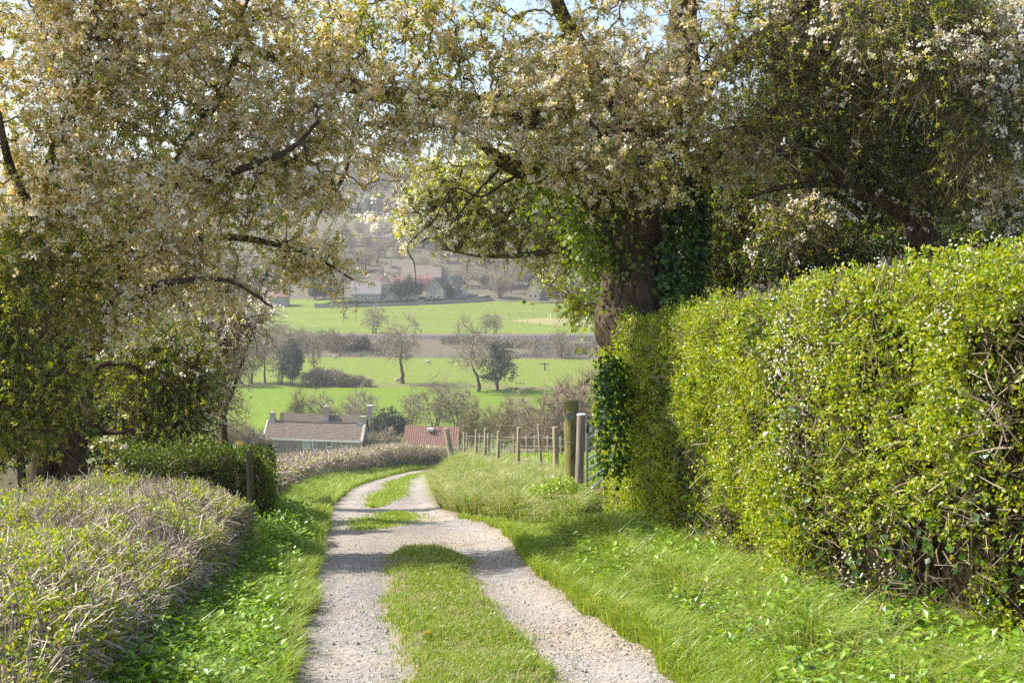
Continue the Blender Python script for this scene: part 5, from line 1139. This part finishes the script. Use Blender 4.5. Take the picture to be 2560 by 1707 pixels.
put(pC, 1300, 222, 8.5, 10, 'bare tree in front of the lower field left of the reddish thicket', wide=1.2)
put(pC, 905, 232, 8.5, 10, 'bare tree rising behind the dark evergreen shrub by the cottage', wide=1.2)
put(pE, 1175, 190, 7.4, 9, 'leftmost of the three slim yellow grey pollards behind the fence', first=True)
put(pE, 1213, 196, 7.0, 9, 'middle slim pollard of the three behind the fence')
put(pE, 1262, 188, 7.6, 9, 'rightmost slim pollard with ivy on its forked stem behind the fence', wide=1.2)
put(pD, 1400, 150, 9.4, 9, 'big reddish bare thicket behind the gate posts', first=True, wide=.95)
put(pD, 1462, 158, 11, 9, 'reddish bare thicket rising behind the hedge end', wide=.9)
put(pD, 1330, 165, 6.6, 9, 'lower reddish bush left of the big bare thicket', wide=.9)
put(pF, 549, 190, 10.4, 10, 'yellow twigged bare tree with sweeping branches left of the cottage', first=True, wide=1.1)
put(pC, 790, 226, 8.4, 10, 'pale spreading bare tree behind the cottage roof', wide=1.25)
put(pE, 736, 224, 8.6, 9, 'thin bare sapling behind the cottage left of the middle chimney', wide=.8)
put(pC, 868, 224, 7.2, 10, 'bare tree behind the right end of the cottage roof', wide=1.0)
put(pV, 972, 214, 6.0, 10, 'dark evergreen shrub just right of the cottage', wide=1.35)
put(pS, 962, 204, 3.4, 4, 'olive grey bush below the evergreen beside the cottage gable', first=True)
put(pS, 590, 196, 4.2, 4, 'purplish bare bush left of the cottage wall', wide=1.2)
put(pS, 636, 200, 3.4, 4, 'small purplish bush touching the left end of the cottage')
yb = dup(pS, gz(597, 186), 0, (.32, .32, .5), 'yellow flowering forsythia bush left of the cottage'); yb.name = 'forsythia_bush'; yb['category'] = 'bush'
n = 900; Q = rdir(n) * (rng.random(n) ** .5)[:, None] * [3.0, 3.0, 2.2] + [0, 0, 2.4]; v, f = kites(Q, rdir(n), rdir(n), rng.uniform(.3, .6, n), rng.uniform(.2, .4, n)); Geo().add(v, f).build('blossom', M['leaf_yellow'], yb)
# bushes along the middle hedge row and the railway bank
gB = 'brown bushes along the hedge row below the railway'
for i, (px, Y, H, w_) in enumerate([(790, 302, 3.4, 1.2), (815, 303, 3.8, 1.3), (842, 302, 3.2, 1.2), (868, 301, 2.8, 1.2), (893, 302, 2.2, 1.1), (918, 301, 2.0, 1.0)]):
    put(pS, px, Y, H, 4, 'low brown bare bush in the hedge row between the two lower fields', gB, w_)
gR = 'bare trees and bushes on the railway bank'
for i, (px, Y, H, pr, hp, w_) in enumerate([(770, 366, 6, pC, 10, 1.3), (800, 372, 5, pC, 10, 1.2), (835, 362, 6, pD, 9, 1.2), (745, 360, 7, pC, 10, 1.2), (715, 364, 8, pC, 10, 1.1), (690, 370, 7, pC, 10, 1.2), (880, 365, 4.5, pS, 4, .9), (905, 362, 4.2, pS, 4, .9), (860, 360, 4.6, pS, 4, 1.0), (640, 366, 8, pC, 10, 1.2), (600, 362, 9, pC, 10, 1.2), (560, 368, 9, pC, 10, 1.2)]):
    put(pr, px, Y, H, hp, 'grey brown leafless growth on the bank between field and railway', gR, w_)
put(pC, 936, 399, 9.0, 10, 'rounded bare tree standing up from the railway line', wide=1.2)
put(pC, 1240, 399, 6.5, 10, 'small bare tree by the white railway marker', wide=1.0)
put(pC, 1215, 398, 7.0, 10, 'bare tree left of the white railway marker', wide=.8)
put(pC, 1400, 352, 8, 10, 'thin bare tree on the bank left of the trunk', wide=1.0)
put(pV, 905, 361, 4.0, 10, 'dark green bush at the foot of the railway bank', wide=1.3)

# scrub on the railway bank: a low tangle nobody could count
def scrub():
    g = Geo(); n = 26000; x = rng.uniform(-150, 150, n); y = rng.uniform(352, 384, n); k = (v2(x, y, 9, 90) > .42) & (np.abs(x) < y * .42); x, y = x[k], y[k]; n = len(x); h = rng.uniform(.4, 1.0, n) * (.5 + 1.6 * v2(x, y, 7, 91))
    b = np.stack([x, y, ground(x, y)], -1); t = b + np.stack([rng.normal(size=n) * .4, rng.normal(size=n) * .4, h], -1); v, f = tubes(np.stack([b, (b + t) / 2 + rng.normal(size=(n, 3)) * .15, t], 1), np.full((n, 3), 1.) * [[.07, .06, .04]], 3); g.add(v, f)
    o = g.build('scrub', twig_mat('scrub_twigs', [(.14, .115, .09), (.25, .21, .165), (.27, .26, .15)])); tag(o, 'tangle of brown brambles covering the railway bank', 'scrub', kind='stuff')
scrub()

# trees of the village and the hillside
gV = 'bare trees among the village houses'; gE = 'dark evergreens among the village houses'
vt = [(820, 520, 7), (850, 530, 8), (870, 560, 9), (900, 575, 9), (925, 590, 8), (945, 640, 10), (975, 650, 9), (1005, 640, 9), (880, 620, 10), (850, 650, 11), (905, 660, 9), (985, 625, 9), (1120, 600, 11), (1145, 595, 13), (1165, 590, 14), (1190, 595, 14), (1215, 600, 13), (1240, 610, 13), (1265, 600, 12), (1290, 590, 11), (1315, 585, 11), (1150, 560, 9), (1180, 555, 8), (1255, 545, 8), (1280, 540, 9), (1300, 535, 8), (1370, 525, 12), (1395, 520, 11), (1420, 522, 10), (1450, 525, 11), (1105, 650, 10), (1140, 660, 11), (1175, 665, 12), (1210, 670, 11), (1250, 660, 12), (1290, 655, 12), (760, 560, 9), (730, 570, 9), (700, 560, 9), (800, 590, 9), (820, 620, 9), (770, 640, 10), (860, 590, 8), (740, 620, 10), (1035, 655, 8), (1060, 640, 8), (1080, 655, 9), (1000, 668, 8), (920, 630, 10), (950, 610, 8), (1015, 625, 8), (890, 545, 5), (1030, 550, 5), (640, 540, 9), (600, 520, 9), (560, 530, 10), (670, 580, 10), (620, 590, 11), (1330, 610, 11), (1360, 600, 11)]
rv_ = random.Random(3)
for k in range(34): vt.append((rv_.uniform(1145, 1490), rv_.uniform(508, 545), rv_.uniform(6, 11)))
for k in range(70):
    Y = rv_.uniform(530, 690); px = rv_.uniform(560, 1500); vt.append((px, Y, rv_.uniform(7, 11) if px < 1110 else rv_.uniform(8, 13)))
for i, (px, Y, H) in enumerate(vt): put((pC, pB, pC, pA)[i % 4], px, Y, H, (10, 14, 10, 15)[i % 4], 'leafless lilac grey tree among the houses of the village', gV, 1.15)
ev = [(790, 516, 6), (815, 517, 5), (838, 518, 7), (1000, 520, 7), (1020, 521, 8.5), (1038, 523, 7), (1112, 521, 7.5), (1128, 522, 5), (1215, 532, 5.5), (1228, 535, 5), (1245, 533, 4.5), (1260, 535, 5), (1115, 615, 8), (1100, 625, 9), (1330, 575, 8), (1350, 570, 9), (1290, 620, 8), (1040, 635, 8), (1075, 630, 7), (760, 600, 9), (800, 545, 7), (870, 640, 9), (660, 535, 6)]
for i, (px, Y, H) in enumerate(ev):
    if Y < 530: Y = field_hit(px, 749)[1] + (i % 3)
    put(pV, px, Y, H, 10, 'dark round evergreen among the houses of the village', gE, 1.1 if H < 8 else .8)
pk = dup(pS, gz(1068, 524), 0, (1.0, 1.0, 1.45), 'pink blossoming tree beside the white edged gable'); pk.name = 'pink_blossom_tree'; pk['category'] = 'tree'
n = 1500; Q = rdir(n) * (rng.random(n) ** .5)[:, None] * [3.4, 3.0, 1.6] + [0, 0, 2.6]; v, f = kites(Q, rdir(n), rdir(n), rng.uniform(.25, .5, n), rng.uniform(.2, .4, n)); Geo().add(v, f).build('blossom', M['blossom_pink'], pk)
wt = dup(pS, gz(1008, 516), 0, (.55, .55, 1.2), 'pale willow like shrub in front of the dark evergreens'); wt.name = 'pale_shrub'; wt['category'] = 'shrub'

def hill_wood():
    g = Geo(); gl = Geo(); n = 3600; y = rng.uniform(752, 1400, n); x = rng.uniform(-.36, .36, n) * y; k = (v2(x, y, 120, 12) < .67) | (rng.random(n) < .10) | (y > 1150); x, y = x[k], y[k]; n = len(x); z = ground(x, y); H = rng.uniform(7, 13, n); m = 26
    i = np.repeat(np.arange(n), m); a = rng.random(n * m) * 6.28; el = rng.uniform(.5, 1.5, n * m); rad = H[i] * rng.uniform(.25, .42, n * m); b = np.stack([x[i], y[i], z[i] + H[i] * rng.uniform(.05, .4, n * m)], -1)
    t = b + np.stack([np.cos(a) * np.cos(el) * rad * 1.6, np.sin(a) * np.cos(el) * rad * 1.6, np.sin(el) * rad * 1.5], -1); v, f = tubes(np.stack([b, (b + t) / 2 + rng.normal(size=b.shape) * .6, t], 1), np.full((len(b), 3), 1.) * [[.34, .26, .16]], 3); g.add(v, f, 0)
    e = rng.random(n) < .10; xe, ye, ze, He = x[e], y[e], z[e], H[e]; j = np.repeat(np.arange(len(xe)), 90); q = rdir(len(j)) * (rng.random(len(j)) ** .4)[:, None]; P = np.stack([xe[j], ye[j], ze[j] + He[j] * .45], -1) + q * np.stack([He[j] * .32, He[j] * .32, He[j] * .5], -1); v, f = kites(P, rdir(len(j)), rdir(len(j)), np.full(len(j), 1.6), np.full(len(j), 1.2)); g.add(v, f, 1)
    o = g.build('hillside_woodland', [twig_mat('wood_twigs', [(.15, .13, .10), (.25, .215, .165)]), M['evergreen']]); tag(o, 'far off grey leafless woodland covering the hillside above the village', 'woodland', kind='stuff')
hill_wood()

# ================================================================== air, sky, sun, camera
SUN_AZ, SUN_EL = R_(-82), R_(47)   # azimuth from +Y towards +X
sv = Vector((math.sin(SUN_AZ) * math.cos(SUN_EL), math.cos(SUN_AZ) * math.cos(SUN_EL), math.sin(SUN_EL)))
sc = bpy.context.scene
w = bpy.data.worlds.new('World'); sc.world = w; w.use_nodes = True; nt = w.node_tree; nt.nodes.clear()
o = nt.nodes.new('ShaderNodeOutputWorld'); bg = nt.nodes.new('ShaderNodeBackground'); sk = nt.nodes.new('ShaderNodeTexSky')
sk.sky_type = 'NISHITA'; sk.sun_disc = False; sk.sun_elevation = SUN_EL; sk.sun_rotation = SUN_AZ; sk.air_density = 1.0; sk.dust_density = 2.5; sk.ozone_density = 1.0; sk.altitude = 100
bg.inputs[1].default_value = .15; nt.links.new(sk.outputs[0], bg.inputs[0]); nt.links.new(bg.outputs[0], o.inputs[0])
ld = bpy.data.lights.new('sun', 'SUN'); ld.energy = 5.0; ld.angle = R_(.53); ld.color = (1, .95, .87); lo = bpy.data.objects.new('sun', ld); COL.objects.link(lo); lo.rotation_euler = sv.to_track_quat('Z', 'Y').to_euler()

HAZE = .00028
if HAZE:
    g = Geo(); g.box((-1000, -40, -45), (1000, 1560, 125)); m, nt, o = newmat('haze_air'); pv = nt.nodes.new('ShaderNodeVolumePrincipled'); pv.inputs['Color'].default_value = (.94, .95, .97, 1); pv.inputs['Density'].default_value = HAZE; pv.inputs['Anisotropy'].default_value = .25
    nt.links.new(pv.outputs[0], o.inputs['Volume']); h = g.build('haze', m); tag(h, kind='stuff')

cd = bpy.data.cameras.new('camera'); cd.lens = 45; cd.sensor_width = 36; cd.clip_start = .1; cd.clip_end = 5000
co = bpy.data.objects.new('camera', cd); COL.objects.link(co); co.location = (0, 0, 0); co.rotation_euler = (math.pi / 2 - PITCH, 0, 0); sc.camera = co
sc.view_settings.view_transform = 'Standard'; sc.view_settings.look = 'None'; sc.view_settings.exposure = .88; sc.view_settings.gamma = 1; sc.view_settings.use_curve_mapping = False
sc.render.engine = 'CYCLES'; c = sc.cycles; c.max_bounces = 12; c.diffuse_bounces = 7; c.glossy_bounces = 2; c.transmission_bounces = 8; c.volume_bounces = 0; c.transparent_max_bounces = 4; c.use_denoising = False; c.denoiser = 'OPENIMAGEDENOISE'; c.denoising_input_passes = 'RGB_ALBEDO_NORMAL'; c.denoising_prefilter = 'ACCURATE'; c.sample_clamp_indirect = 6; c.caustics_reflective = False; c.caustics_refractive = False; c.use_adaptive_sampling = True; c.adaptive_threshold = .008
